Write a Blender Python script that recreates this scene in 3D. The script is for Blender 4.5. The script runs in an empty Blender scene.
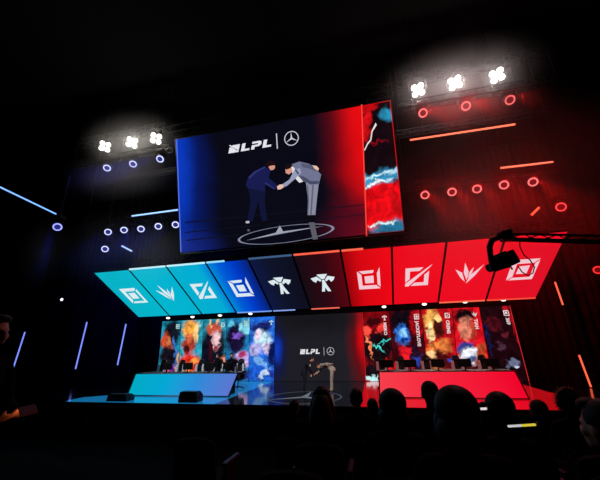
import bpy, bmesh, math, random
from mathutils import Vector, Matrix
random.seed(4)
C = bpy.context.scene.collection
PI = math.pi

# ------------------------------------------------------------------ camera
CAM = Vector((3.0861, -16.9472, 1.8292))
YAW, PITCH, ROLL, F = .2237, .323, -.0256, 310.14
fw = Vector((-math.sin(YAW)*math.cos(PITCH), math.cos(YAW)*math.cos(PITCH), math.sin(PITCH)))
r0 = Vector((math.cos(YAW), math.sin(YAW), 0)); u0 = r0.cross(fw)
rt = r0*math.cos(ROLL)+u0*math.sin(ROLL); up = -r0*math.sin(ROLL)+u0*math.cos(ROLL)
cd = bpy.data.cameras.new('camera'); cam = bpy.data.objects.new('camera', cd); C.objects.link(cam)
cam.matrix_world = Matrix(((rt.x, up.x, -fw.x, CAM.x), (rt.y, up.y, -fw.y, CAM.y), (rt.z, up.z, -fw.z, CAM.z), (0, 0, 0, 1)))
cd.sensor_fit = 'HORIZONTAL'; cd.sensor_width = 36; cd.lens = 36*F/600; cd.clip_start = .05; cd.clip_end = 200
bpy.context.scene.camera = cam
def ray(px, py): return fw+rt*((px-300)/F)-up*((py-240)/F)
def onY(px, py, Y):
    d = ray(px, py); return CAM+d*((Y-CAM.y)/d.y)
def onX(px, py, X):
    d = ray(px, py); return CAM+d*((X-CAM.x)/d.x)
def onZ(px, py, Z):
    d = ray(px, py); return CAM+d*((Z-CAM.z)/d.z)
def far(px, py, dist): return CAM+ray(px, py)*dist

# ------------------------------------------------------------------ materials
def lin(c):
    o = []
    for v in c[:3]:
        v = v/255; o.append(v/12.92 if v <= .04045 else ((v+.055)/1.055)**2.4)
    return (*o, 1)
def mat(name, col, rough=.6, metal=0., bump=0., scale=40, spec=.5):
    m = bpy.data.materials.new(name); m.use_nodes = True; nt = m.node_tree; b = nt.nodes['Principled BSDF']
    b.inputs['Roughness'].default_value = rough; b.inputs['Metallic'].default_value = metal
    b.inputs['Specular IOR Level'].default_value = spec
    tc = nt.nodes.new('ShaderNodeTexCoord'); n = nt.nodes.new('ShaderNodeTexNoise'); n.inputs['Scale'].default_value = scale
    nt.links.new(tc.outputs['Object'], n.inputs['Vector'])
    mx = nt.nodes.new('ShaderNodeMix'); mx.data_type = 'RGBA'; c = lin(col)
    mx.inputs[6].default_value = tuple(v*.85 for v in c[:3])+(1,); mx.inputs[7].default_value = tuple(min(1, v*1.15) for v in c[:3])+(1,)
    nt.links.new(n.outputs['Fac'], mx.inputs[0]); nt.links.new(mx.outputs[2], b.inputs['Base Color'])
    if bump:
        bp = nt.nodes.new('ShaderNodeBump'); bp.inputs['Strength'].default_value = bump
        nt.links.new(n.outputs['Fac'], bp.inputs['Height']); nt.links.new(bp.outputs['Normal'], b.inputs['Normal'])
    return m
def newem(name):
    m = bpy.data.materials.new(name); m.use_nodes = True; nt = m.node_tree
    nt.nodes.remove(nt.nodes['Principled BSDF']); e = nt.nodes.new('ShaderNodeEmission')
    nt.links.new(e.outputs[0], nt.nodes['Material Output'].inputs['Surface']); return m, nt, e
_em = {}
def glow(col, s=1., samp=None):
    k = (col, s, samp)
    if k not in _em:
        m, nt, e = newem('lit_%d_%d_%d' % col); e.inputs[0].default_value = lin(col); e.inputs[1].default_value = s
        if samp: m.cycles.emission_sampling = samp
        _em[k] = m
    return _em[k]
def grad(name, stops, axis='x', s=1.):
    """LED content: a colour ramp across the panel's own UV."""
    m, nt, e = newem(name); tc = nt.nodes.new('ShaderNodeTexCoord'); sp = nt.nodes.new('ShaderNodeSeparateXYZ'); rp = nt.nodes.new('ShaderNodeValToRGB')
    nt.links.new(tc.outputs['UV'], sp.inputs[0]); nt.links.new(sp.outputs[0 if axis == 'x' else 1], rp.inputs[0]); nt.links.new(rp.outputs[0], e.inputs[0])
    el = rp.color_ramp.elements
    while len(el) < len(stops): el.new(.5)
    for q, (p, c) in zip(el, stops): q.position = p; q.color = lin(c)
    e.inputs[1].default_value = s
    return m
def art(name, bg, blobs, aspect, warp=.22, wscale=3.2, detail=.35, seed=0., s=1., soft=.25):
    """LED artwork: abstract patches of colour, edges broken up by noise. blob = (u, v, ru, rv, degrees, colour[, softness])."""
    m, nt, e = newem(name); N = nt.nodes.new; Lk = nt.links.new
    tc = N('ShaderNodeTexCoord'); mp = N('ShaderNodeMapping'); mp.inputs['Scale'].default_value = (1, aspect, 1); Lk(tc.outputs['UV'], mp.inputs[0])
    of = N('ShaderNodeVectorMath'); of.inputs[1].default_value = (seed, seed*1.7, 0); Lk(mp.outputs[0], of.inputs[0])
    ns = N('ShaderNodeTexNoise'); ns.inputs['Scale'].default_value = wscale; ns.inputs['Detail'].default_value = 4; ns.inputs['Roughness'].default_value = .55; ns.inputs['Distortion'].default_value = .9; Lk(of.outputs[0], ns.inputs['Vector'])
    sb = N('ShaderNodeVectorMath'); sb.operation = 'SUBTRACT'; sb.inputs[1].default_value = (.5, .5, .5); Lk(ns.outputs['Color'], sb.inputs[0])
    sc = N('ShaderNodeVectorMath'); sc.operation = 'SCALE'; sc.inputs['Scale'].default_value = warp*2; Lk(sb.outputs[0], sc.inputs[0])
    ad = N('ShaderNodeVectorMath'); Lk(mp.outputs[0], ad.inputs[0]); Lk(sc.outputs[0], ad.inputs[1])
    cur = None; base = lin(bg)
    for b in blobs:
        u, v, ru, rv, an, col = b[:6]; sf = b[6] if len(b) > 6 else soft
        q = N('ShaderNodeMapping'); q.vector_type = 'TEXTURE'; q.inputs['Location'].default_value = (u, v*aspect, 0); q.inputs['Rotation'].default_value = (0, 0, math.radians(an)); q.inputs['Scale'].default_value = (ru, rv*aspect, 1)
        Lk(ad.outputs[0], q.inputs[0])
        fl = N('ShaderNodeVectorMath'); fl.operation = 'MULTIPLY'; fl.inputs[1].default_value = (1, 1, 0); Lk(q.outputs[0], fl.inputs[0])
        ln = N('ShaderNodeVectorMath'); ln.operation = 'LENGTH'; Lk(fl.outputs[0], ln.inputs[0])
        mr = N('ShaderNodeMapRange'); mr.interpolation_type = 'SMOOTHSTEP'; mr.inputs[1].default_value = 1+sf; mr.inputs[2].default_value = 1-sf; Lk(ln.outputs['Value'], mr.inputs[0])
        mx = N('ShaderNodeMix'); mx.data_type = 'RGBA'; mx.inputs[7].default_value = lin(col); Lk(mr.outputs[0], mx.inputs[0])
        if cur is None: mx.inputs[6].default_value = base
        else: Lk(cur, mx.inputs[6])
        cur = mx.outputs[2]
    if detail:
        n2 = N('ShaderNodeTexNoise'); n2.inputs['Scale'].default_value = 4.; n2.inputs['Detail'].default_value = 5; n2.inputs['Roughness'].default_value = .5; n2.inputs['Distortion'].default_value = 1.0; Lk(of.outputs[0], n2.inputs['Vector'])
        m2 = N('ShaderNodeMapRange'); m2.inputs[1].default_value = .3; m2.inputs[2].default_value = .7; m2.inputs[3].default_value = 1-detail; m2.inputs[4].default_value = 1+detail; Lk(n2.outputs['Fac'], m2.inputs[0])
        k = N('ShaderNodeMix'); k.data_type = 'RGBA'; k.blend_type = 'MULTIPLY'; k.inputs[0].default_value = 1; Lk(cur, k.inputs[6]); Lk(m2.outputs[0], k.inputs[7]); cur = k.outputs[2]
    Lk(cur, e.inputs[0]); e.inputs[1].default_value = s
    return m
BLACK = mat('black_metal', (16, 16, 18), .45, .3)
TRUSS = mat('dark_truss', (22, 22, 24), .5, .5)
CASE = mat('led_case', (12, 12, 14), .6)
CURTAIN = mat('black_drape', (26, 26, 28), .95, bump=.3, scale=6, spec=.1)
WALLM = mat('black_wall', (20, 20, 22), .9, spec=.1)
CARPET = mat('dark_carpet', (12, 12, 13), .95, bump=.4, scale=120, spec=.05)
GLOSS = mat('dark_gloss_floor', (10, 10, 13), .12, spec=.6, scale=3)
SEATF = mat('seat_fabric', (18, 14, 16), .9, bump=.3, scale=200, spec=.1)
WHITE = mat('white_shell', (215, 212, 210), .4)
GREY = mat('grey_frame', (120, 122, 126), .4, .5)
GLASS = mat('dark_lens', (20, 22, 30), .1)
SKIN = mat('skin', (205, 150, 122), .55, scale=20)
HAIR = mat('black_hair', (12, 10, 10), .6, bump=.4, scale=90, spec=.3)
RHAIR = mat('brown_hair', (44, 24, 18), .6, bump=.4, scale=90, spec=.3)
NAVY = mat('navy_suit', (22, 24, 40), .8, spec=.2)
GREYSUIT = mat('grey_suit', (158, 152, 146), .8, spec=.2)
SHIRT = mat('white_shirt', (225, 222, 220), .8, spec=.2)
SHOE = mat('black_shoe', (12, 12, 12), .3)
EYE = mat('eye', (20, 14, 12), .2)
LIP = mat('lip', (150, 80, 75), .5)
CLOTHS = [mat('dark_cloth_%d' % i, c, .95, bump=.2, scale=150, spec=.05) for i, c in enumerate([(18, 18, 22), (26, 18, 20), (16, 20, 28), (30, 24, 24)])]

# ------------------------------------------------------------------ mesh helpers
def link(name, bm, m, parent=None, smooth=False):
    me = bpy.data.meshes.new(name); bm.normal_update(); bm.to_mesh(me); bm.free()
    for x in (m if isinstance(m, (list, tuple)) else [m]): me.materials.append(x)
    if smooth:
        for p in me.polygons: p.use_smooth = True
    o = bpy.data.objects.new(name, me); C.objects.link(o)
    if parent: o.parent = parent
    return o
def tag(o, label=None, cat=None, group=None, kind=None):
    for k, v in (('label', label), ('category', cat), ('group', group), ('kind', kind)):
        if v: o[k] = v
    return o
def thing(name, label, cat, loc=(0, 0, 0), rot=(0, 0, 0), group=None):
    o = bpy.data.objects.new(name, None); C.objects.link(o); o.location = loc; o.rotation_euler = rot; o.empty_display_size = .1
    return tag(o, label, cat, group)
def structure(name, bm, m): return tag(link(name, bm, m), kind='structure')
def copy_tree(o, parent=None):
    c = o.copy(); C.objects.link(c)
    if parent: c.parent = parent
    for ch in list(o.children): copy_tree(ch, c)
    return c
def B(): return bmesh.new()
def box(bm, c, s, M=None, bev=0.):
    g = bmesh.ops.create_cube(bm, size=1.); vs = g['verts']
    for v in vs: v.co = Vector((v.co.x*s[0]+c[0], v.co.y*s[1]+c[1], v.co.z*s[2]+c[2]))
    if bev:
        es = list({e for v in vs for e in v.link_edges}); r = bmesh.ops.bevel(bm, geom=es, offset=bev, segments=2, affect='EDGES', profile=.6); vs = list({v for v in r['verts']} | {v for v in vs if v.is_valid})
    if M is not None:
        for v in vs: v.co = M @ v.co
    return bm
def tube(bm, pts, r, n=8, cap=True, closed=False):
    pts = [Vector(p) for p in pts]; rs = r if isinstance(r, (list, tuple)) else [r]*len(pts); rings = []; nrm = None
    for i, p in enumerate(pts):
        if closed: t = pts[(i+1) % len(pts)]-pts[i-1]
        else: t = (pts[min(i+1, len(pts)-1)]-pts[max(i-1, 0)])
        t.normalize()
        if nrm is None: nrm = t.orthogonal().normalized()
        nrm = (nrm-t*nrm.dot(t)); nrm = nrm.normalized() if nrm.length > 1e-5 else t.orthogonal().normalized()
        bn = t.cross(nrm)
        rings.append([bm.verts.new(p+nrm*math.cos(2*PI*k/n)*rs[i]+bn*math.sin(2*PI*k/n)*rs[i]) for k in range(n)])
    seg = list(zip(rings, rings[1:]))
    if closed: seg.append((rings[-1], rings[0]))
    for a, b in seg:
        for k in range(n): bm.faces.new((a[k], a[(k+1) % n], b[(k+1) % n], b[k]))
    if cap and not closed: bm.faces.new(rings[0][::-1]); bm.faces.new(rings[-1])
    return bm
def lathe(bm, prof, n=20, M=None):
    """prof: (radius, z) pairs, revolved about z."""
    rings = []
    for r, z in prof:
        if r < 1e-6: rings.append([bm.verts.new((0, 0, z))])
        else: rings.append([bm.verts.new((r*math.cos(2*PI*k/n), r*math.sin(2*PI*k/n), z)) for k in range(n)])
    for a, b in zip(rings, rings[1:]):
        for k in range(n):
            f = [a[k % len(a)], a[(k+1) % len(a)], b[(k+1) % len(b)], b[k % len(b)]]; f = list(dict.fromkeys(f))
            if len(f) > 2: bm.faces.new(f)
    if M is not None:
        for rg in rings:
            for v in rg: v.co = M @ v.co
    return bm
def ell(bm, c, s, M=None, u=16, v=12):
    g = bmesh.ops.create_uvsphere(bm, u_segments=u, v_segments=v, radius=1.)
    for w in g['verts']:
        w.co = Vector((w.co.x*s[0], w.co.y*s[1], w.co.z*s[2]))
        if M is not None: w.co = M @ w.co
        w.co += Vector(c)
    return bm
def plate(bm, pts, T, th):
    """a flat outline pts (2-D) given a thickness th and mapped through T(x, y, z)."""
    a = [bm.verts.new(T(x, y, th)) for x, y in pts]; b = [bm.verts.new(T(x, y, 0)) for x, y in pts]
    n = len(pts); bm.faces.new(a); bm.faces.new(b[::-1])
    for i in range(n): bm.faces.new((a[i], b[i], b[(i+1) % n], a[(i+1) % n]))
    bmesh.ops.recalc_face_normals(bm, faces=bm.faces[:]); return bm
def quad(bm, p):
    """one face with UV 0..1: p = lower-left, lower-right, upper-right, upper-left."""
    vs = [bm.verts.new(q) for q in p]; f = bm.faces.new(vs); uv = bm.loops.layers.uv.verify()
    for l, t in zip(f.loops, ((0, 0), (1, 0), (1, 1), (0, 1))): l[uv].uv = t
    return bm
def gridquad(bm, p, n):
    uv = bm.loops.layers.uv.verify(); P = [Vector(x) for x in p]
    def at(s, t): return (P[0]*(1-s)+P[1]*s)*(1-t)+(P[3]*(1-s)+P[2]*s)*t
    V = [[bm.verts.new(at(i/n, j/n)) for i in range(n+1)] for j in range(n+1)]
    for j in range(n):
        for i in range(n):
            f = bm.faces.new((V[j][i], V[j][i+1], V[j+1][i+1], V[j+1][i]))
            for l, (a, b) in zip(f.loops, ((i, j), (i+1, j), (i+1, j+1), (i, j+1))): l[uv].uv = (a/n, b/n)
    return bm
def textmesh(s, size=1., off=.02):
    cu = bpy.data.curves.new('t', 'FONT'); cu.body = s; cu.size = size; cu.offset = off; cu.align_x = 'LEFT'; cu.resolution_u = 3
    o = bpy.data.objects.new('t', cu); C.objects.link(o); dg = bpy.context.evaluated_depsgraph_get(); dg.update()
    me = bpy.data.meshes.new_from_object(o.evaluated_get(dg)); bpy.data.objects.remove(o)
    bm = B(); bm.from_mesh(me); bpy.data.meshes.remove(me); return bm
def arc(cx, cy, r, a0=0, a1=2*PI, n=40): return [(cx+r*math.cos(a0+(a1-a0)*i/n), cy+r*math.sin(a0+(a1-a0)*i/n)) for i in range(n+1)]
def lamp(kind, loc, col, e, target=None, size=40, blend=.5, rad=.05):
    l = bpy.data.lights.new('lamp', kind); o = bpy.data.objects.new('lamp_light', l); C.objects.link(o); o.location = loc; l.energy = e; l.color = lin(col)[:3]; l.shadow_soft_size = rad
    if kind == 'SPOT':
        l.spot_size = math.radians(size); l.spot_blend = blend
        o.rotation_euler = (Vector(target)-Vector(loc)).to_track_quat('-Z', 'Y').to_euler()
    return o
def aim(loc, target): return (Vector(target)-Vector(loc)).to_track_quat('Y', 'Z').to_euler()   # local +Y looks at the target

# ------------------------------------------------------------------ the hall
ST = -6.45     # stage front edge
bm = B(); box(bm, (-2, 3.6, 6.5), (46, .2, 15.4)); structure('wall_back', bm, WALLM)
bm = B(); box(bm, (-24, -10, 6.5), (.2, 30, 15.4)); structure('wall_left', bm, WALLM)
bm = B(); box(bm, (20, -10, 6.5), (.2, 30, 15.4)); structure('wall_right', bm, WALLM)
bm = B(); box(bm, (-2, -10, 14.3), (46, 30, .2)); structure('ceiling', bm, WALLM)
bm = B(); box(bm, (-2, -10, -1.2), (46, 30, .2)); structure('floor', bm, CARPET)
def drape(name, x0, x1, y, z0, z1, label):
    bm = B(); n = int((x1-x0)/.07); a = []
    for i in range(n+1):
        x = x0+(x1-x0)*i/n; w = .09*math.sin(i*1.05+.7*math.sin(i*.31)); a.append((bm.verts.new((x, y+w, z0)), bm.verts.new((x, y+w*.6, z1))))
    for p, q in zip(a, a[1:]): bm.faces.new((p[0], q[0], q[1], p[1]))
    tag(link(name, bm, CURTAIN, smooth=True), label, 'curtain')
drape('stage_curtain', -22, -10.2, 2.6, -1.09, 13.5, 'tall black stage curtain behind the blue light bars')
drape('stage_curtain', 10.2, 18.5, 2.6, -1.09, 13.5, 'tall black stage curtain behind the orange light bars')
drape('stage_curtain', -10.15, 10.15, 3.1, 3.6, 13.5, 'black curtain above and behind the slanted row of icon panels')

# stage deck: dark riser, glossy floor, LED floor tiles set into it
bm = B(); box(bm, (-.6, (ST+2.4)/2, -.56), (22.4, 2.4-ST, 1.06)); structure('stage_platform', bm, CASE)
bm = B(); box(bm, (-.6, (ST+2.4)/2, -.0145), (22.4, 2.4-ST, .029)); structure('stage_floor', bm, GLOSS)
def ledfloor(name, pts, col, strength, label):
    m = bpy.data.materials.new(name); m.use_nodes = True; b = m.node_tree.nodes['Principled BSDF']; nt = m.node_tree
    b.inputs['Base Color'].default_value = (.01, .01, .012, 1); b.inputs['Roughness'].default_value = .1; b.inputs['Specular IOR Level'].default_value = .6
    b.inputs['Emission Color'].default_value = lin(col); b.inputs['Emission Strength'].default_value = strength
    n = nt.nodes.new('ShaderNodeTexNoise'); n.inputs['Scale'].default_value = 1.2; tc = nt.nodes.new('ShaderNodeTexCoord'); nt.links.new(tc.outputs['Object'], n.inputs['Vector'])
    mr = nt.nodes.new('ShaderNodeMapRange'); mr.inputs[3].default_value = .05; mr.inputs[4].default_value = .14; nt.links.new(n.outputs['Fac'], mr.inputs[0]); nt.links.new(mr.outputs[0], b.inputs['Roughness'])
    bm = B(); plate(bm, pts, lambda x, y, z: Vector((x, y, .0005+z)), .005)
    return structure(name, bm, m)
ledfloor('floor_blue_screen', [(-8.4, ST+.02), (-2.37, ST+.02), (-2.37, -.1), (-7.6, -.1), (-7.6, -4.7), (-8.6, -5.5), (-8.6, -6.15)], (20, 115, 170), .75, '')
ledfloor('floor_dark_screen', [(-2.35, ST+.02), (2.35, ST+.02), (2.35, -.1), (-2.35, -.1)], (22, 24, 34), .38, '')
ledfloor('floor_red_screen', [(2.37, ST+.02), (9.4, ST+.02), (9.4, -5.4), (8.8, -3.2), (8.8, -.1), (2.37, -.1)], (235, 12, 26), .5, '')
# light ring with a three-pointed star shown on the LED floor in front of the men
ctr = onZ(311, 401, .006)
t = thing('floor_emblem', 'pale ring with a three-pointed star shown on the dark stage floor', 'emblem', (0, 0, 0))
def star_pts(r, w):
    o = []
    for k in range(3):
        a = PI/2+k*2*PI/3; o.append((r*math.cos(a), r*math.sin(a))); a += PI/3; o.append((w*math.cos(a), w*math.sin(a)))
    return o
def ring(bm, r, w, T, th, n=48):
    for i in range(n):
        a, b = 2*PI*i/n, 2*PI*(i+1)/n
        plate(bm, [(r*math.cos(a), r*math.sin(a)), (r*math.cos(b), r*math.sin(b)), ((r-w)*math.cos(b), (r-w)*math.sin(b)), ((r-w)*math.cos(a), (r-w)*math.sin(a))], T, th)
    bmesh.ops.remove_doubles(bm, verts=bm.verts[:], dist=1e-4)
FT = lambda x, y, z: Vector((.35+x, -4.85+y, .007+z))
bm = B(); ring(bm, 1.35, .06, FT, .003); link('ring', bm, glow((84, 92, 108), .7), t)
bm = B(); plate(bm, star_pts(1.27, .14), FT, .003); link('star', bm, glow((120, 130, 145), .7), t)

# faint lettering on the stage skirt
def LPL(bm, T, th):
    """block italic letters with a slashed emblem before them; unit height, drawn from x = 0."""
    sh = lambda pts: [(x+.22*y, y) for x, y in pts]
    for p in ([(0, 0), (1.1, 0), (1.1, .22), (.75, .22), (.15, .75), (0, .8)], [(.35, .78), (.95, .25), (1.1, .3), (1.1, 1), (.2, 1)], [(-.12, 1.08), (.06, 1.08), (.95, .12), (.82, .12)],
              [(1.35, 0), (2.25, 0), (2.25, .26), (1.72, .26), (1.72, 1), (1.35, 1)],
              [(2.45, 0), (2.8, 0), (2.8, .32), (3.2, .32), (3.45, .5), (3.45, .85), (3.25, 1), (2.45, 1), (2.45, .74), (3.1, .74), (3.1, .56), (2.45, .56)],
              [(3.65, 0), (4.55, 0), (4.55, .26), (4.02, .26), (4.02, 1), (3.65, 1)]):
        plate(bm, sh(p), T, th)
p0 = onY(83, 427.5, ST-.02)
t = thing('skirt_logo', 'dim purple LPL lettering on the dark front of the stage', 'logo')
bm = B(); LPL(bm, lambda x, y, z: Vector((p0.x+x*.26, ST-.033-z, p0.z+y*.22)), .012); link('lettering', bm, mat('dim_purple_paint', (90, 70, 130), .6), t)
bm = B(); LPL(bm, lambda x, y, z: Vector((p0.x+x*.26, ST-.0335-z, p0.z+y*.22)), .0125)
bm.free()

# ------------------------------------------------------------------ role symbols (unit square, x right, y up)
def icon(kind):
    top = [[(-1, 1), (1, 1), (.62, .62), (-.6, .62), (-.6, -.62), (-1, -1)], [(1.02, .86), (1.02, -1), (-.84, -1), (-.6, -.76), (.76, -.76), (.76, .6)], [(-.36, .36), (.42, .4), (.4, -.4), (-.4, -.38)]]
    if kind == 'top': return top
    if kind == 'carry': return [[(-1, 1), (-.64, .62), (-.64, -.6), (.62, -.6), (1, -1), (-1, -1)], [(-.84, 1), (.5, 1.04), (.42, .76), (-.5, .72)], [(1.02, 1.3), (1.02, -.8), (.76, -.54), (.76, .7)], [(-.38, .42), (.44, .46), (.42, -.34), (-.36, -.34)]]
    if kind == 'mid': return [[(-1, .95), (.5, .95), (.18, .62), (-.62, .62), (-.62, -.18), (-1, -.55)], [(1, -.95), (-.5, -.95), (-.18, -.62), (.62, -.62), (.62, .18), (1, .55)], [(-1.02, -.98), (-1.0, -.68), (.95, .98), (1.22, 1.2), (1.0, .9), (-.7, -.98)]]
    if kind == 'jungle': return [[(-1.1, .5), (-.5, .12), (-.12, -.85), (-.55, -.4)], [(-.42, 1.1), (.02, .2), (.0, -.7), (-.36, .1)], [(.35, .62), (.3, .05), (.04, -.5), (.12, .2)], [(1.1, .8), (.62, -.2), (.0, -1.05), (.2, -.2)]]
    return [[(-.5, 1), (.5, 1), (.14, .48), (-.14, .48)], [(-1.15, .62), (-.5, .78), (-.16, .34), (-.3, .2), (-.5, .38), (-.62, .32), (-.72, .1), (-.98, .3)],
            [(1.15, .62), (.5, .78), (.16, .34), (.3, .2), (.5, .38), (.62, .32), (.72, .1), (.98, .3)], [(-.1, .38), (.1, .38), (.24, -.2), (.52, -.98), (.2, -.98), (.02, -.5), (-.1, -.98), (-.4, -.98), (-.2, -.2)]]
ROLES = ['top', 'jungle', 'mid', 'carry', 'support', 'support', 'carry', 'mid', 'jungle', 'top']
SHAPE = {'top': 'a nested square symbol', 'jungle': 'a clawed leaf symbol', 'mid': 'a slashed square symbol', 'carry': 'a square-in-corner symbol', 'support': 'a winged pillar symbol'}

# ------------------------------------------------------------------ slanted canopy of ten LED panels
T0, B0 = Vector((0, -4.82, 5.333)), Vector((0, -1.434, 3.495)); CU = (T0-B0).normalized(); CL = (T0-B0).length; CNn = Vector((1, 0, 0)).cross(CU).normalized()   # faces the hall
CYAN, DB = (4, 178, 205), (0, 62, 205)
fills = [[(0, (8, 176, 196)), (1, (4, 182, 206))], [(0, (4, 182, 206)), (1, (4, 178, 208))], [(0, (4, 176, 206)), (.75, (4, 172, 212)), (1, (6, 130, 215))], [(0, (2, 135, 215)), (.25, (0, 92, 215)), (.6, (0, 58, 200)), (1, (8, 32, 110))],
         [(0, (14, 24, 66)), (.4, (15, 20, 42)), (1, (14, 15, 30))], [(0, (22, 12, 20)), (.6, (48, 8, 18)), (1, (86, 6, 16))], [(0, (150, 4, 12)), (.35, (215, 6, 16)), (1, (238, 8, 22))], [(0, (236, 10, 28)), (1, (238, 10, 30))], [(0, (236, 12, 32)), (1, (236, 12, 34))], [(0, (232, 14, 34)), (1, (226, 16, 38))]]
names = ['bright cyan', 'bright cyan', 'bright cyan', 'deep blue', 'near-black navy', 'dark maroon', 'red', 'bright red', 'bright red', 'bright red']
ordin = ['outermost', 'second from that end', 'third from that end', 'fourth from that end', 'just before the middle', 'just past the middle', 'fourth from the end', 'third from the end', 'second from the end', 'outermost, behind the crane']
for i in range(10):
    xc = (i-4.5)*2.0; w = .955
    t = thing('hanging_icon_screen', f'{names[i]} slanted LED panel, {SHAPE[ROLES[i]]}, {ordin[i]}', 'screen panel', (xc, B0.y, B0.z), group='slanted icon panels')
    def T(x, y, z, cu=CU): return Vector((x, 0, 0))+cu*y+CNn*z
    bm = B(); plate(bm, [(-w, 0), (w, 0), (w, CL), (-w, CL)], lambda x, y, z: T(x, y, z-.16), .15); link('cabinet', bm, CASE, t)
    bm = B(); quad(bm, [T(-w, 0, 0), T(w, 0, 0), T(w, CL, 0), T(-w, CL, 0)]); link('screen', bm, grad('icon_panel_fill', fills[i]), t)
    bm = B()
    for p in icon(ROLES[i]): plate(bm, p, lambda x, y, z: T(x*.47, CL*.5+y*.62, .004+z), .008)
    link('icon', bm, glow((225, 240, 245) if i < 6 else (250, 205, 215), .95), t)
    for e in (-1, 1):
        bm = tube(B(), [T(e*.6, CL-.1, -.16), (e*.6, -4.55-B0.y, 5.6-B0.z)], .025, 6); link('bracket', bm, BLACK, t)
        bm = tube(B(), [T(e*.6, .12, -.16), (e*.6, -1.13-B0.y, 3.66-B0.z)], .025, 6); link('bracket', bm, BLACK, t)
    ec = {1: (190, 235, 245), 2: (190, 235, 245), 3: (150, 215, 245), 4: (60, 90, 130), 5: (255, 95, 70), 6: (255, 100, 75)}.get(i)
    if ec:
        f1 = .35 if i in (3, 6) else w
        bm = B(); plate(bm, [(-w, CL), (-w+2*w*(1 if f1 == w else .45), CL), (-w+2*w*(1 if f1 == w else .45), CL+.07), (-w, CL+.07)], lambda x, y, z: T(x, y, z-.03), .05); link('upper_edge_light', bm, glow(ec, 1.1), t)
    ec = {3: (120, 165, 240), 4: (140, 170, 245), 5: (255, 110, 90), 8: (255, 110, 80), 9: (255, 80, 60)}.get(i)
    if ec:
        e1 = .2 if i == 4 else (.45 if i == 5 else w)
        bm = B(); plate(bm, [(-w, -.08), (e1, -.08), (e1, -.01), (-w, -.01)], lambda x, y, z: T(x, y, z-.03), .05); link('lower_edge_light', bm, glow(ec, 1.0), t)

# ------------------------------------------------------------------ trusses
def truss_mesh(bm, a, b, s=.3, step=.5, r=.025, rd=.013):
    a, b = Vector(a), Vector(b); d = (b-a); L = d.length; d.normalize(); sx = d.orthogonal().normalized()
    if abs(d.z) < .5: sx = Vector((0, 0, 1))
    sy = d.cross(sx).normalized(); cs = [sx*s/2+sy*s/2, sx*s/2-sy*s/2, -sx*s/2-sy*s/2, -sx*s/2+sy*s/2]
    for c in cs: tube(bm, [a+c, b+c], r, 6)
    n = max(2, int(L/step))
    for i in range(n):
        for k in range(4):
            p = a+d*(L*i/n)+cs[k]; q = a+d*(L*(i+1)/n)+cs[(k+1) % 4]
            tube(bm, [p, q], rd, 4, cap=False)
        for k in range(4): tube(bm, [a+d*(L*i/n)+cs[k], a+d*(L*i/n)+cs[(k+1) % 4]], rd, 4, cap=False)
    return bm
def truss(a, b, label, s=.3, hang=None, ztop=14.19):
    t = thing('hanging_truss', label, 'truss', (Vector(a)+Vector(b))/2); c = (Vector(a)+Vector(b))/2
    bm = truss_mesh(B(), Vector(a)-c, Vector(b)-c, s); link('lattice', bm, TRUSS, t)
    for f in (hang or []):
        p = Vector(a).lerp(Vector(b), f)-c
        bm = tube(B(), [p+Vector((0, 0, s/2)), p+Vector((0, 0, ztop-c.z-p.z))], .012, 6); link('hanging_cable', bm, BLACK, t)
    return t
truss((-10.6, -4.55, 5.75), (10.6, -4.55, 5.75), 'long dark truss carrying the upper edge of the icon panels', .3, (.03, .35, .65, .97))
truss((-10.3, -1.0, 3.72), (10.3, -1.0, 3.72), 'long dark truss behind the lower edge of the icon panels', .26, (.02, .5, .98))

# small wall-washer spots under the lower edge
wx = [168.3, 192.7, 220.2, 250.5, 384, 424.3, 465, 503.3]
wy = [318, 317, 315.5, 313.8, 306.8, 304.3, 302, 300]
for i, (a, b) in enumerate(zip(wx, wy)):
    p = onY(a, b, -1.2)
    side = 'blue' if i < 4 else 'red'; k = (i if i < 4 else 7-i); wd = ['outermost', 'second from the end', 'third from the end', 'innermost'][k]
    t = thing('downlight_spot', f'small white downlight spot under the {side} icon panels, {wd} of four', 'spotlight', p, group='downlights under the icon panels')
    bm = lathe(B(), [(0, .14), (.07, .14), (.09, .02), (.085, .0)], 12); link('housing', bm, BLACK, t)
    bm = ell(B(), (0, -.02, -.0), (.105, .105, .055)); link('lens', bm, glow((255, 250, 240), 2.2), t)
    bm = tube(B(), [(0, 0, .12), (0, .1, 3.62-p.z)], .015, 6); link('bracket', bm, BLACK, t)

# ------------------------------------------------------------------ hanging main screen
SH = 4.395; ST0, SB0 = Vector((0, -7.305, 10.143)), Vector((0, -6.116, 5.506)); SU = (ST0-SB0).normalized(); SL = (ST0-SB0).length; SN = Vector((1, 0, 0)).cross(SU).normalized()
scr = thing('hanging_screen', 'huge tilted LED screen hung above the stage showing two men bowing', 'screen', SB0)
def S3(x, y, z): return Vector((x, 0, 0))+SU*y+SN*z
def spx(px, py):
    d = ray(px, py); k = (SB0-CAM).dot(SN)/d.dot(SN); q = CAM+d*k-SB0; return (q.x, q.dot(SU))
bm = B(); plate(bm, [(-SH-.06, -.06), (SH+.06, -.06), (SH+.06, SL+.06), (-SH-.06, SL+.06)], lambda x, y, z: S3(x, y, z-.3), .29); link('cabinet', bm, CASE, scr)
def uv_(px, py):
    x, y = spx(px, py); return (x+SH)/(2*SH), y/SL
def bl(px, py, rx, ry, an, col, sf=.3):
    u, v = uv_(px, py); return (u, v, rx/220, ry/118, an, col, sf)
asp = SL/(2*SH)
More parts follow.
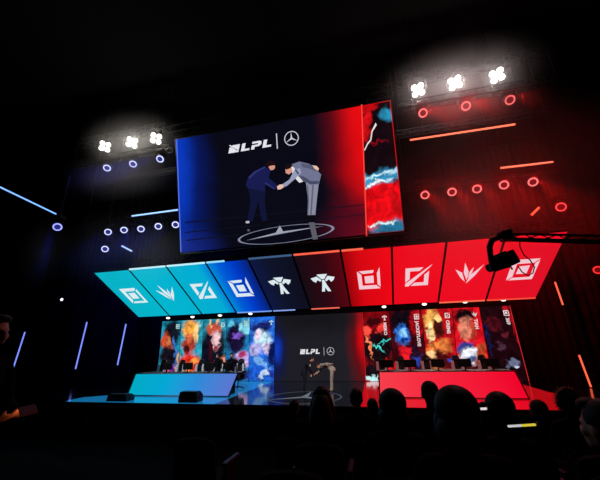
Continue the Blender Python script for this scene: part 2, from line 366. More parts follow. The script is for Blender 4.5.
feed = art('main_screen_picture', (10, 10, 22), [
    bl(176, 190, 28, 120, 0, (8, 32, 120), .9), bl(186, 246, 30, 14, 0, (20, 36, 120), .8), bl(177, 160, 13, 70, 0, (10, 58, 190), .8),
    bl(374, 150, 32, 84, 6, (150, 8, 16), .8), bl(374, 132, 27, 80, 4, (232, 12, 18), .6), bl(362, 225, 30, 20, 0, (80, 10, 28), .8), bl(390, 236, 26, 18, 0, (120, 8, 20), .8)], asp, warp=.05, wscale=2, detail=.08, seed=3, soft=.4)
bm = B(); quad(bm, [S3(-SH, 0, 0), S3(SH, 0, 0), S3(SH, SL, 0), S3(-SH, SL, 0)]); link('screen', bm, feed, scr)
# strip of colourful artwork at the red end of the picture
def onscr(name, polys, col, z, s=1., m=None, conv=None):
    bm = B()
    for p in polys: plate(bm, [spx(*(conv(*q) if conv else q)) for q in p], lambda x, y, zz: S3(x, y, z+zz), .0015)
    return link(name, bm, m or glow(col, s), scr)
zc = lambda x, y: (210+x/3.693, 120+y/3.693)      # points read off an enlarged crop of the photograph
zr = lambda x, y: (340+x/3.314, 95+y/3.314)
x0, y0 = spx(361.5, 105); xb, yb = spx(366.5, 235)
sa = art('screen_artwork', (20, 8, 14), [(.5, .2, 1.0, .19, 0, (226, 10, 20), .15), (.05, .985, .45, .03, 0, (190, 10, 18), .3), (.16, .85, .16, .12, -12, (205, 14, 22), .3), (.88, .9, .24, .05, -20, (38, 140, 178), .4), (.5, .7, .3, .01, 0, (120, 10, 24), .5),
     (.45, .415, .8, .05, 8, (46, 140, 185), .4), (.5, .44, .6, .014, 8, (190, 228, 240), .6), (.3, .375, .5, .012, 10, (235, 242, 245), .6), (.7, .03, .55, .05, 4, (30, 110, 145), .4), (.45, .065, .35, .01, 0, (200, 225, 230), .5)], 4.2/1.3, warp=.2, wscale=3, detail=.4, seed=7)
bm = B(); quad(bm, [S3(xb, .02, .004), S3(SH-.02, .02, .004), S3(SH-.02, SL-.02, .004), S3(x0, SL-.02, .004)]); link('artwork_strip', bm, sa, scr)
onscr('artwork_edge', [[(361, 104.5), (362.2, 104.2), (367.2, 236), (366, 236)]], (255, 70, 60), .006)
onscr('artwork_crack', [[zr(*q) for q in [(118, 92), (122, 100), (108, 122), (104, 150), (92, 165), (82, 186), (80, 182), (90, 160), (100, 148), (104, 120)]]], (235, 215, 215), .008)
# lettering and star above the men
lx, ly = spx(228.5, 153.6); rx_, ry_ = spx(272, 147.3)
LW = (rx_-lx)/4.65
bm = B(); LPL(bm, lambda x, y, z: S3(lx+x*LW, ly+y*LW*.78, .006+z), .002); link('lettering', bm, glow((235, 235, 245), .95), scr)
onscr('divider', [[(276, 133.5), (277, 133.4), (277.9, 148.7), (276.9, 148.9)]], (205, 205, 215), .006)
def star_emblem(parent, T, r, col):
    bm = B(); ring(bm, r, r*.11, T, .002)
    plate(bm, star_pts(r*.93, r*.12), T, .002); return link('star_emblem', bm, glow(col, .95), parent)
sx_, sy_ = spx(291.5, 138.4); r_ = (spx(298.8, 138)[0]-spx(284.3, 139)[0])/2
star_emblem(scr, lambda x, y, z: S3(sx_+x, sy_+y, .006+z), r_, (215, 215, 228))
# the stage as the broadcast shows it: floor emblem, two men, reflections
fx, fy = spx(284.5, 234.3); fa = (spx(332.5, 229.5)[0]-spx(236, 239.5)[0])/2
bm = B(); ring(bm, 1, .05, lambda x, y, z: S3(fx+x*fa, fy+y*fa*.17+x*.04, .005+z), .0015); link('floor_ring_picture', bm, glow((150, 155, 180), .8), scr)
bm = B(); plate(bm, [(-.02, .9), (.04, .12), (.9, .25), (.05, -.12), (-.8, -.55), (-.12, .05)], lambda x, y, z: S3(fx-.12+x*fa*.95, fy+.08+y*fa*.16, .005+z), .0015); link('floor_star_picture', bm, glow((175, 180, 200), .8), scr)
for q in ([(185, 222), (366, 204), (366, 205), (185, 223.2)], [(185, 232), (366, 214), (366, 214.8), (185, 233)], [(186, 240), (240, 234), (240, 235), (186, 241)]): onscr('floor_sheen_picture', [q], (24, 26, 46), .0045, .5)
pict = [
 ('man_reflection_picture', [[(365, 378), (386, 378), (398, 440), (380, 442)], [(138, 404), (146, 403), (147, 411), (139, 411)]], (92, 92, 104)),
 ('dark_trousers_picture', [[(140, 246), (206, 258), (202, 300), (212, 372), (192, 374), (178, 300), (158, 374), (138, 376), (150, 300)]], (17, 21, 54)),
 ('dark_jacket_picture', [[(132, 238), (142, 212), (165, 190), (203, 172), (224, 186), (217, 214), (246, 238), (252, 250), (240, 257), (206, 230), (202, 264), (140, 252)]], (24, 28, 78)),
 ('grey_trousers_picture', [[(354, 228), (402, 234), (396, 282), (389, 352), (360, 354), (363, 300)]], (138, 138, 160)),
 ('shirt_picture', [[(299, 168), (314, 178), (322, 202), (345, 228), (330, 232), (306, 206)]], (225, 222, 230)),
 ('grey_jacket_picture', [[(302, 164), (330, 154), (366, 162), (390, 180), (411, 202), (402, 238), (370, 240), (350, 228), (322, 200), (312, 178)]], (112, 116, 146)),
 ('grey_sleeve_picture', [[(312, 184), (332, 178), (338, 195), (312, 220), (284, 244), (268, 250), (262, 242), (294, 220)]], (150, 155, 182)),
 ('folded_arm_picture', [[(336, 160), (384, 168), (398, 182), (392, 190), (366, 180), (340, 174)]], (86, 90, 116)),
 ('jacket_shade_picture', [[(330, 204), (350, 226), (372, 238), (400, 236), (404, 226), (372, 226), (348, 210)], [(318, 182), (330, 198), (324, 202), (314, 186)]], (70, 74, 100)),
 ('trouser_fold_picture', [[(378, 240), (384, 240), (376, 350), (370, 350)], [(358, 240), (363, 242), (366, 300), (363, 352), (360, 352), (362, 300)]], (98, 98, 118)),
 ('jacket_light_picture', [[(142, 212), (165, 190), (203, 172), (206, 176), (170, 196), (148, 218)], [(206, 230), (240, 254), (238, 257), (204, 236)]], (44, 50, 112)),
 ('hand_picture', [[(248, 246), (258, 239), (270, 238), (273, 249), (262, 256), (251, 258)], [(378, 168), (394, 170), (403, 180), (400, 188), (388, 182)]], (232, 190, 170)),
 ('face_picture', [[(213, 167), (240, 167), (241, 176), (236, 184), (224, 186)], [(279, 178), (300, 172), (306, 190), (292, 202), (280, 196)]], (216, 150, 130)),
 ('hair_picture', [[(205, 166), (211, 156), (224, 151), (240, 156), (244, 168), (228, 169), (214, 174)], [(276, 180), (282, 166), (298, 163), (304, 172), (296, 180), (284, 184)]], (30, 14, 20)),
 ('shoe_picture', [[(345, 352), (388, 351), (389, 374), (376, 376), (352, 366)], [(188, 374), (210, 372), (214, 392), (192, 396)]], (10, 10, 16)),
 ('pale_shoe_picture', [[(133, 374), (146, 373), (147, 381), (134, 382)]], (190, 190, 200))]
for i, (n, ps, col) in enumerate(pict):
    for q in ps: onscr(n, [q], col, .0065+.0018*i, conv=zc)
onscr('edge_glow', [[(176.2, 139.4), (177.2, 139.2), (181.6, 252), (180.6, 252.2)]], (90, 120, 230), .006)
truss((-4.9, -7.15, 10.75), (4.9, -7.15, 10.75), 'dark truss the huge screen hangs from', .34, (.05, .35, .65, .95))
for x in (-3.6, -1.2, 1.2, 3.6):
    bm = tube(B(), [Vector((x, -7.15, 10.6))-SB0, S3(x, SL+.04, -.15)], .025, 6); link('hanging_strap', bm, BLACK, scr)

# ------------------------------------------------------------------ LED back wall: ten poster screens and a dark middle screen
HW = 3.315
topx = {'b': [162.5, 181.5, 203.5, 226.5, 250, 275], 'r': [361.5, 389, 421, 452, 479, 510]}
topy = {'b': [320.5, 319.8, 319, 318.2, 317.4, 316.6], 'r': [313, 311.5, 309.8, 308.2, 306.8, 305.1]}
low = {'b': [(157.5, 371), (178.5, 371), (201, 371), (225, 371), (248.5, 375), (274, 381)], 'r': [(365.3, 381), (393.2, 362), (427, 366), (458, 370), (491, 370), (527, 371)]}
def edges(k):
    o = []
    for a, b, c in zip(topx[k], topy[k], low[k]):
        p, q = onY(a, b, 0), onY(c[0], c[1], 0); f = q.z/(p.z-q.z); o.append((p.x, q.x+(q.x-p.x)*f))
    return o
EB, ER = edges('b'), edges('r')
P = {
 ('b', 0): ((28, 138, 168), [(.58, .8, .42, .22, 0, (18, 22, 34)), (.3, .62, .26, .16, 20, (196, 74, 40)), (.42, .66, .1, .06, 0, (240, 140, 90)), (.5, .4, .5, .17, 0, (22, 18, 28)), (.62, .12, .42, .14, 10, (110, 42, 150)), (.35, .2, .1, .12, 30, (220, 70, 80)), (.94, .2, .09, .26, 0, (220, 165, 110)), (.8, .45, .06, .3, 12, (60, 110, 190))]),
 ('b', 1): ((42, 158, 182), [(.42, .84, .34, .18, 0, (240, 160, 66)), (.72, .78, .14, .16, -15, (250, 205, 130)), (.4, .6, .3, .16, 0, (165, 56, 40)), (.42, .7, .14, .06, 0, (225, 110, 70)), (.3, .5, .12, .1, 0, (60, 15, 20)), (.45, .2, .6, .24, 0, (214, 38, 26)), (.7, .32, .24, .05, 40, (255, 150, 70)), (.3, .22, .3, .04, -30, (255, 130, 60)), (.6, .08, .2, .06, 20, (250, 190, 110)), (.15, .1, .15, .12, 0, (70, 12, 18))]),
 ('b', 2): ((42, 150, 172), [(.45, .42, .6, .5, 0, (16, 16, 34)), (.5, .84, .36, .08, 0, (196, 84, 62)), (.3, .93, .06, .08, 20, (230, 180, 120)), (.62, .95, .08, .07, -20, (240, 170, 130)), (.56, .64, .2, .14, 0, (232, 190, 196)), (.6, .52, .08, .03, 0, (190, 30, 60)), (.35, .5, .1, .2, 0, (60, 12, 24)), (.68, .26, .5, .06, 35, (240, 136, 100)), (.5, .12, .4, .03, 30, (200, 200, 225)), (.2, .1, .3, .15, 0, (14, 12, 28))]),
 ('b', 3): ((30, 122, 180), [(.42, .66, .42, .27, 0, (24, 16, 50)), (.86, .86, .3, .12, -25, (130, 212, 232)), (.2, .92, .12, .06, 30, (90, 190, 215)), (.5, .72, .22, .04, 0, (120, 80, 190)), (.66, .3, .4, .13, 25, (206, 172, 232)), (.76, .4, .16, .05, 0, (190, 60, 120)), (.3, .2, .35, .16, 0, (18, 14, 44)), (.7, .08, .4, .08, 0, (40, 50, 130))]),
 ('b', 4): ((34, 104, 212), [(.45, .84, .44, .1, 10, (26, 38, 112)), (.55, .66, .36, .13, -10, (190, 226, 244)), (.34, .72, .12, .06, 0, (225, 200, 220)), (.22, .5, .26, .1, 20, (176, 172, 228)), (.7, .5, .2, .1, 0, (215, 200, 235)), (.9, .42, .18, .18, 0, (14, 24, 84)), (.5, .26, .4, .05, -40, (120, 180, 244)), (.3, .12, .5, .1, 0, (30, 90, 205)), (.6, .1, .3, .03, 30, (190, 215, 250)), (.9, .1, .12, .08, 0, (26, 50, 150))]),
 ('r', 0): ((128, 8, 16), [(.5, .46, .6, .26, 0, (22, 10, 16)), (.18, .7, .13, .09, 20, (250, 70, 56)), (.62, .74, .14, .08, -20, (240, 56, 48)), (.4, .86, .3, .06, 0, (60, 6, 12)), (.5, .47, .3, .018, -35, (70, 205, 195)), (.75, .55, .3, .014, 20, (60, 200, 190)), (.2, .5, .04, .2, 15, (230, 120, 80)), (.5, .12, .6, .1, 0, (24, 12, 20)), (.35, .04, .5, .035, 0, (180, 225, 225)), (.8, .2, .2, .08, 0, (220, 20, 35))]),
 ('r', 1): ((62, 8, 18), [(.38, .84, .38, .16, 0, (18, 8, 18)), (.36, .64, .2, .13, 0, (46, 120, 222)), (.4, .66, .1, .06, 0, (130, 195, 250)), (.4, .56, .08, .03, 0, (14, 40, 120)), (.85, .85, .2, .2, 0, (170, 12, 22)), (.44, .34, .18, .18, 30, (222, 24, 38)), (.7, .3, .14, .2, 10, (34, 14, 34)), (.78, .26, .12, .08, 0, (44, 66, 168)), (.12, .16, .3, .08, 20, (205, 18, 30)), (.6, .08, .4, .06, 0, (24, 8, 14))]),
 ('r', 2): ((178, 14, 24), [(.34, .82, .26, .18, 0, (236, 172, 84)), (.5, .72, .18, .14, 0, (70, 20, 18)), (.2, .66, .1, .14, 0, (250, 215, 150)), (.52, .86, .1, .06, 20, (250, 205, 130)), (.45, .44, .44, .1, 25, (228, 124, 60)), (.5, .28, .46, .14, 0, (74, 12, 16)), (.2, .36, .16, .05, 0, (245, 190, 130)), (.88, .28, .14, .06, 10, (34, 66, 170)), (.3, .14, .3, .06, -20, (170, 90, 50)), (.7, .06, .5, .06, 0, (40, 8, 12))]),
 ('r', 3): ((216, 16, 30), [(.4, .88, .36, .1, 0, (24, 10, 14)), (.44, .7, .28, .15, 0, (230, 134, 108)), (.66, .66, .1, .14, 0, (170, 60, 44)), (.34, .42, .3, .09, 10, (44, 62, 150)), (.46, .32, .36, .12, 0, (232, 234, 244)), (.5, .3, .14, .05, 30, (90, 110, 170)), (.8, .36, .14, .16, -20, (180, 70, 40)), (.5, .14, .5, .09, 0, (66, 12, 16)), (.9, .16, .1, .2, 0, (220, 60, 30))]),
 ('r', 4): ((30, 6, 12), [(.3, .76, .26, .09, -30, (74, 14, 24)), (.1, .55, .08, .2, 0, (24, 24, 70)), (.95, .8, .1, .5, 12, (156, 14, 26)), (.45, .45, .14, .05, -40, (70, 40, 56)), (.7, .22, .2, .05, -15, (112, 118, 150)), (.8, .17, .08, .02, 0, (190, 195, 215)), (.3, .12, .3, .08, 0, (12, 4, 8)), (.6, .6, .1, .04, 60, (90, 24, 36))]),
}
def short(bm, T):     # put a 2-D text mesh onto a wall, thickness free
    for v in bm.verts: v.co = T(v.co.x, v.co.y)
    return bm
lbl = {('b', 0): 'teal LED poster with dark and orange patches, farthest from the middle on the blue side', ('b', 1): 'LED poster of flame orange and red patches on teal, second on the blue side', ('b', 2): 'LED poster of black, copper and pale pink patches, third on the blue side', ('b', 3): 'LED poster of violet, lilac and pale cyan patches, fourth on the blue side', ('b', 4): 'blue and ice-white LED poster reaching the floor beside the dark middle screen',
       ('r', 0): 'dark red LED poster with the vertical name MEIKO, beside the dark middle screen', ('r', 1): 'red and black LED poster with a blue patch and the name JACKEYLOVE', ('r', 2): 'red and gold LED poster with the vertical name CREME', ('r', 3): 'red LED poster with a white patch and the vertical name TIAN', ('r', 4): 'nearly black LED poster with red edge and the number 369'}
pnames = {('r', 0): 'MEIKO', ('r', 1): 'JACKEYLOVE', ('r', 2): 'CREME', ('r', 3): 'TIAN', ('r', 4): '369'}
proles = {'b': ['top', 'jungle', 'mid', 'carry', 'support'], 'r': ['support', 'carry', 'mid', 'jungle', 'top']}
for side, E in (('b', EB), ('r', ER)):
    for k in range(5):
        (t0, b0), (t1, b1) = E[k], E[k+1]; g = .012
        t0 += g; b0 += g; t1 -= g; b1 -= g
        xc = (b0+b1)/2; t = thing('poster_screen', lbl[(side, k)], 'screen', (xc, 0, 0), group='poster screens of the back wall')
        bm = B(); plate(bm, [(b0-xc, .012), (b1-xc, .012), (t1-xc, HW), (t0-xc, HW)], lambda x, y, z: Vector((x, .16-z, y)), .155); link('cabinet', bm, CASE, t)
        bg, bb = P[(side, k)]
        m = art('poster_artwork', bg, bb, 2.37, warp=.24, wscale=3.0, detail=.6, seed=1.3*k+(9 if side == 'r' else 0), soft=.3)
        bm = B(); gridquad(bm, [(b0-xc, 0, .014), (b1-xc, 0, .014), (t1-xc, 0, HW), (t0-xc, 0, HW)], 6); link('screen', bm, m, t)
        # role symbol and vertical name near the upper inner corner
        def W(x, y): # x from right edge (m, negative is left), y height
            f = y/HW; return Vector((b1+(t1-b1)*f-xc+x, -.004, y))
        ix = -.24 if side == 'r' else -.2; iy = 2.98
        bm = B()
        for p in icon(proles[side][k]): plate(bm, p, lambda x, y, z: W(ix+x*.115, iy+y*.13)+Vector((0, -z, 0)), .004)
        link('role_symbol', bm, glow((245, 225, 225) if side == 'r' else (190, 235, 240), .9), t)
        if side == 'r':
            bm = textmesh(pnames[(side, k)], .205, .008); sl = (t1-b1)/HW
            short(bm, lambda x, y: W(ix-.07+y, iy-.22-x)); link('name_lettering', bm, glow((245, 225, 225), .85), t)
        if side == 'r' and k in (0, 4):
            e = 0 if k == 0 else 1
            bm = B(); q = [(b0-xc, .014), (b0-xc+.025, .014), (t0-xc+.025, HW), (t0-xc, HW)] if e == 0 else [(b1-xc-.025, .014), (b1-xc, .014), (t1-xc, HW), (t1-xc-.025, HW)]
            plate(bm, q, lambda x, y, z: Vector((x, -.002-z, y)), .004); link('edge_line', bm, glow((240, 50, 50), .8), t)
# middle screen
(t0, b0), (t1, b1) = EB[5], ER[0]; mid = thing('middle_screen', 'dark middle LED screen with white LPL lettering behind the two bowing men', 'screen', ((b0+b1)/2, 0, 0)); xc = mid.location.x
bm = B(); plate(bm, [(b0-xc+.01, .012), (b1-xc-.01, .012), (t1-xc-.01, HW), (t0-xc+.01, HW)], lambda x, y, z: Vector((x, .16-z, y)), .155); link('cabinet', bm, CASE, mid)
mm = art('middle_picture', (30, 30, 36), [(.0, .5, .1, .4, 0, (12, 22, 84), .9), (.02, .5, .05, .16, 0, (16, 60, 190), .9), (1.0, .6, .12, .7, 0, (110, 6, 14), .8), (1.02, .75, .07, .5, 0, (225, 12, 24), .7), (.5, .95, .5, .2, 0, (22, 22, 26), .9)], HW/4.7, warp=.05, wscale=2, detail=.06, seed=1)
bm = B(); quad(bm, [(b0-xc+.01, 0, .014), (b1-xc-.01, 0, .014), (t1-xc-.01, 0, HW), (t0-xc+.01, 0, HW)]); link('screen', bm, mm, mid)
a, b = onY(300, 354.2, 0), onY(320.3, 353.4, 0); LW = (b.x-a.x)/4.75
bm = B(); LPL(bm, lambda x, y, z: Vector((a.x-xc+x*LW, -.003-z, a.z+y*LW*1.05)), .004); link('lettering', bm, glow((232, 232, 236), .95), mid)
a, b = onY(323.8, 347.2, 0), onY(323.9, 355.4, 0)
bm = B(); plate(bm, [(a.x-xc-.012, b.z), (a.x-xc+.012, b.z), (a.x-xc+.012, a.z), (a.x-xc-.012, a.z)], lambda x, y, z: Vector((x, -.003-z, y)), .004); link('divider', bm, glow((200, 200, 205), .8), mid)
a, b = onY(330.5, 351.2, 0), onY(334.2, 351.2, 0)
star_emblem(mid, lambda x, y, z: Vector((a.x-xc+x, -.003-z, a.z+y)), b.x-a.x, (205, 205, 212))
bm = B(); box(bm, (.0, .14, HW+.1), (18.9, .2, .16)); tag(link('header_beam', bm, CASE), 'black beam along the top of the poster screens', 'beam')

# ------------------------------------------------------------------ two long player desks
def desk(x0, x1, xt0, xt1, y, fill, label, frame_m):
    xc = (x0+x1)/2; w = (x1-x0)/2; t = thing('player_desk', label, 'desk', (xc, y, 0)); h = .83; lean = .13
    pb = [(-w, 0), (w, 0)]; a0, a1 = xt0-xc, xt1-xc
    T = lambda x, z, d: Vector((x, lean*z/h-d, z))
    m = grad('desk_screen_fill', fill)
    bm = B(); plate(bm, [(-w, .008), (w, .008), (a1, h), (a0, h)], lambda x, z, d: T(x, z, d-.08), .078); link('front_panel', bm, CASE, t)
    bm = B(); q = .045
    quad(bm, [T(-w+q, q, .004), T(w-q, q, .004), T(a1-q, h-q*.6, .004), T(a0+q, h-q*.6, .004)]); link('front_screen', bm, m, t)
    bm = B()
    for p in ([(-w, .008), (w, .008), (w-q*.5, q), (-w+q*.5, q)], [(a0, h-q*.5), (a1, h-q*.5), (a1, h), (a0, h)], [(-w, .008), (-w+q, .008), (a0+q, h), (a0, h)], [(w-q, .008), (w, .008), (a1, h), (a1-q, h)]): plate(bm, p, lambda x, z, d: T(x, z, d), .02)
    link('frame', bm, frame_m, t)
    bm = B(); box(bm, ((a0+a1)/2, lean+.42, h-.02), (a1-a0, .8, .04), bev=.006); link('desktop', bm, CASE, t)
    for s in (-1, 1):
        bm = B(); box(bm, (s*(w-.2), lean+.45, h/2-.02), (.04, .7, h-.05)); link('side_panel', bm, CASE, t)
    return t, xc, h
DL = desk(-6.96, -2.5, -6.8, -2.2, -5.05, [(0, (2, 170, 196)), (.35, (6, 166, 214)), (.65, (44, 138, 218)), (1, (92, 118, 208))], 'long player desk with a cyan to blue lit front', GREY)
DR = desk(2.97, 7.56, 3.03, 7.38, -4.85, [(0, (246, 62, 76)), (.5, (246, 34, 60)), (1, (240, 4, 44))], 'long player desk with a red lit front', mat('red_grey_frame', (150, 90, 92), .4, .4))
# monitors on the desks
def monitor(label):
    t = thing('monitor', label, 'monitor', group='monitors on the player desks')
    bm = B(); box(bm, (0, 0, .001+.0075), (.26, .2, .015), bev=.004); link('base', bm, BLACK, t)
    bm = B(); box(bm, (0, .02, .16), (.05, .03, .3)); link('stem', bm, BLACK, t)
    bm = B(); box(bm, (0, .05, .3), (.56, .04, .33), bev=.01); link('housing', bm, BLACK, t)
    bm = B(); quad(bm, [(.26, .0715, .15), (-.26, .0715, .15), (-.26, .0715, .45), (.26, .0715, .45)]); link('screen', bm, glow((90, 110, 140), .35), t)
    return t
def chair(label, shell):
    t = thing('gaming_chair', label, 'chair', group='gaming chairs')
    bm = B()
    for k in range(5):
        a = 2*PI*k/5; tube(bm, [(0, 0, .1), (.32*math.cos(a), .32*math.sin(a), .07)], [.03, .02], 6); ell(bm, (.32*math.cos(a), .32*math.sin(a), .036), (.03, .03, .03), u=8, v=6)
    link('base', bm, BLACK, t)
    bm = tube(B(), [(0, 0, .1), (0, 0, .42)], .03, 8); link('gas_lift', bm, GREY, t)
    bm = B(); box(bm, (0, 0, .47), (.5, .5, .1), bev=.035); link('seat', bm, BLACK, t)
    for s in (-1, 1):
        bm = B(); tube(bm, [(s*.3, .1, .5), (s*.32, .08, .7), (s*.32, -.15, .72)], .022, 6); link('armrest', bm, BLACK, t)
        bm = B(); box(bm, (s*.2, -.0, 1.0), (.13, .12, .42), Matrix.Translation((0, .07, 0)) @ Matrix.Rotation(-.12, 4, 'X'), bev=.03); link('side_bolster', bm, shell, t)
    bm = B(); outline = [(-.2, .5), (.2, .5), (.25, .9), (.23, 1.12), (.17, 1.22), (.15, 1.38), (.08, 1.44), (-.08, 1.44), (-.15, 1.38), (-.17, 1.22), (-.23, 1.12), (-.25, .9)]
    plate(bm, outline, lambda x, z, d: Vector((x, .2+.14*(z-.5)+d, z)), .1); bmesh.ops.bevel(bm, geom=bm.edges[:], offset=.02, segments=2, affect='EDGES'); link('backrest', bm, BLACK, t)
    bm = B(); box(bm, (0, .265, 1.24), (.24, .06, .12), bev=.02); link('head_cushion', bm, BLACK, t)
    return t
m0 = monitor('x'); c0 = chair('x', WHITE); usedm = usedc = False
ordl = ['first from the outer end', 'second from the outer end', 'third, mid-desk', 'second from the inner end', 'first from the inner end']
mx = {'b': [166.5, 187, 208, 227.5, 245], 'r': [388, 411, 439, 466, 494]}
cx = {'b': [159.5, 178.5, 198, 217, 238.5], 'r': [382, 402, 428, 459, 486]}
for side, D, nm in (('b', DL, 'cyan and blue'), ('r', DR, 'red')):
    for k in range(5):
        kk = k if side == 'b' else 4-k
        yy = D[0].location.y+.38; p = onY(mx[side][k], 371, yy)
        if not (side == 'b' and k == 4):
            o = m0 if not usedm else copy_tree(m0); usedm = True
            o.location = (p.x, yy, D[2]+.001); o.scale = (.8,)*3; o['label'] = f'dark monitor seen from behind on the {nm} desk, {ordl[kk]}'
        p = onY(cx[side][k], 368, D[0].location.y+2.15)
        o = c0 if not usedc else copy_tree(c0); usedc = True
        o.scale = (.86,)*3; o.location = (p.x, D[0].location.y+2.15, .001 if not -9 < p.x < 9 else .0066); o.rotation_euler = (0, 0, 0)
        o['label'] = f'black and white gaming chair behind the {nm} desk, {ordl[kk]}' if not (side == 'b' and k == 4) else 'black and white gaming chair just past the inner end of the cyan and blue desk'

# ------------------------------------------------------------------ stage rig: blinders, ring spots, light bars
AUD = Vector((0, -15, 1))
def blinder(p, ztruss, label, group):
    t = thing('blinder_spotlight', label, 'spotlight', p, group=group); hd = aim(p, CAM+Vector((0, 0, .4)))
    bm = B(); box(bm, (0, -.1, 0), (.5, .2, .5), bev=.02); h = link('housing', bm, BLACK, t); h.rotation_euler = hd
    for a in (-1, 1):
        for b in (-1, 1):
            bm = lathe(B(), [(0, .0), (.07, .012), (.085, .03), (.09, .0)], 16, Matrix.Translation((a*.115, .0, b*.115)) @ Matrix.Rotation(-PI/2, 4, 'X')); link('lamp', bm, glow((255, 250, 238), 10.), h)
    bm = B(); tube(bm, [(-.3, 0, 0), (-.3, 0, .42), (.3, 0, .42), (.3, 0, 0)], .02, 6); tube(bm, [(0, 0, .42), (0, 0, ztruss-p.z-.14)], .03, 6); link('yoke', bm, BLACK, t)
    return t
def ringspot(p, ztruss, target, label, group, cr, cl, k=1.6):
    t = thing('ring_spotlight', label, 'spotlight', p, group=group); hd = aim(p, target); RX = Matrix.Rotation(-PI/2, 4, 'X')
    bm = lathe(B(), [(0, -.42), (.13, -.4), (.18, -.3), (.19, -.05), (.185, 0), (.15, .0), (.14, -.03)], 20, RX); h = link('head', bm, BLACK, t); h.rotation_euler = hd
    bm = lathe(B(), [(.105, .004), (.11, .025), (.14, .025), (.15, .0), (.14, -.01)], 24, RX); link('light_ring', bm, glow(cr, k), h)
    bm = lathe(B(), [(0, -.0), (.06, -.004), (.095, -.015)], 20, RX); link('lens', bm, glow(cl, .5), h)
    bm = B(); tube(bm, [(-.24, 0, 0), (-.24, 0, .3), (.24, 0, .3), (.24, 0, 0)], .025, 6); link('yoke', bm, BLACK, t)
    bm = B(); box(bm, (0, 0, .37), (.34, .26, .12), bev=.02); tube(bm, [(0, 0, .42), (0, 0, ztruss-p.z-.12)], .03, 6); link('base', bm, BLACK, t)
    return t
YF, YR = -7.3, -5.9
zF, zG, zR, zb1, zb2 = 10.9, 9.75, 7.3, 9.6, 7.85
pl = ['outermost', 'middle one', 'innermost']
LB, RB = [(105, 146.5), (132, 142.5), (156, 138.5)], [(418, 90), (455, 83), (497, 75.5)]
for i, (a, b) in enumerate(LB): blinder(onY(a, b, YF), zF, f'bright white four-lamp blinder high above the blue lights, {pl[i]}', 'white blinders')
for i, (a, b) in enumerate(RB): blinder(onY(a, b, YF), zF, f'bright white four-lamp blinder high above the red lights, {pl[2-i]}', 'white blinders')
BLR, BLC, RDR, RDC = (200, 206, 255), (60, 60, 170), (255, 122, 118), (150, 14, 26)
GL = [(107, 168), (133, 164), (160, 159)]; GR = [(423, 113), (466, 106), (510, 100)]
for i, (a, b) in enumerate(GL): ringspot(onY(a, b, YF), zG, (-1.5, -15, -1), f'round spotlight with glowing blue-white ring under the white blinders, {pl[i]}', 'upper ring spotlights', BLR, BLC)
for i, (a, b) in enumerate(GR): ringspot(onY(a, b, YF), zG, CAM+Vector((1.5*i-1, 0, 0)), f'round spotlight with glowing red ring under the white blinders, {pl[2-i]}', 'upper ring spotlights', RDR, RDC, 1.6 if i < 2 else 1.0)
RL = [(108, 232), (124, 230), (141, 229), (158.3, 226.3), (175.5, 224.7)]; RR = [(425, 195), (452, 192), (477, 189), (504, 185), (533, 182)]
w5 = ['outermost', 'second from outside', 'third, in the middle', 'second from inside', 'innermost beside the huge screen']
for i, (a, b) in enumerate(RL): ringspot(onY(a, b, YR), zR, (0, -15, -1), f'small blue-white ring spotlight in the lower row of five, {w5[i]}', 'lower ring spotlights', BLR, BLC)
for i, (a, b) in enumerate(RR): ringspot(onY(a, b, YR), zR, (4, -16, 0), f'small red ring spotlight in the lower row of five, {w5[4-i]}', 'lower ring spotlights', RDR, RDC)
ringspot(onY(105, 249, -5.7), zR, (-2, -15, -1), 'single blue-white ring spotlight below the lower row, beside the short slanted bar', 'single ring spotlights', BLR, BLC)
ringspot(onY(561, 207, -5.7), zR, (4, -16, 0), 'single red ring spotlight near the short slanted red bar', 'single ring spotlights', (255, 60, 60), RDC)
ringspot(onY(57.5, 227, -8.3), 8.6, (0, -15, -1), 'blue-white ring spotlight at the lower end of the long blue side bar', 'single ring spotlights', (150, 160, 255), BLC)
ringspot(onY(598, 270, -3), 6.1, (4, -16, 0), 'red ring spotlight at the edge beyond the camera crane', 'single ring spotlights', (255, 40, 40), RDC)
def bar(p, q, col, label, group, s=1.6, r=.034):
    p, q = Vector(p), Vector(q); c = (p+q)/2; t = thing('light_bar' if 'upright' in label else 'hanging_light_bar', label, 'light bar', c, group=group)
    bm = tube(B(), [p-c, q-c], r, 8); link('tube', bm, glow(col, s), t)
    d = (q-p).normalized(); bk = Vector((0, 1, 0)) if abs(d.y) < .5 else Vector((-1, 0, 0))
    bm = tube(B(), [p-c+bk*.075, q-c+bk*.075], .03, 6); link('holder', bm, BLACK, t)
    if 'upright' not in label:
        for f in (.15, .85):
            e = (p-c).lerp(q-c, f)+bk*.075; bm = tube(B(), [e, (e.x, e.y, 14.19-c.z)], .008, 5); link('hanging_cable', bm, BLACK, t)
    for e in (p-c, q-c):
        bm = tube(B(), [e-d*.03*(1 if e == q-c else -1)*0, e+(d*.05 if e == q-c else -d*.05)], r*1.15, 8); link('end_cap', bm, BLACK, t)
    return t
BB, OB = (140, 165, 255), (255, 118, 88)
bar(onY(132, 216, -6), onY(180, 209.5, -6), (150, 190, 255), 'long blue-white horizontal light bar ending behind the huge screen', 'horizontal light bars')
bar(onY(410, 140, -6), onY(515, 124.3, -6), OB, 'longest orange horizontal light bar under the red ring spots', 'horizontal light bars')
bar(onY(500, 168, -6), onY(553, 162, -6), OB, 'shorter orange horizontal light bar above the lower red ring row', 'horizontal light bars')
a, b = onX(-1, 186.6, -12), onX(56, 214, -12)
bar(a, b, (120, 170, 255), 'long blue light bar along the dark side wall', 'side light bars')
bar(onY(122, 246, -5.7), onY(132.5, 251.5, -5.7), (165, 190, 255), 'short slanted blue-white light bar beside the single blue ring spot', 'slanted light bars')
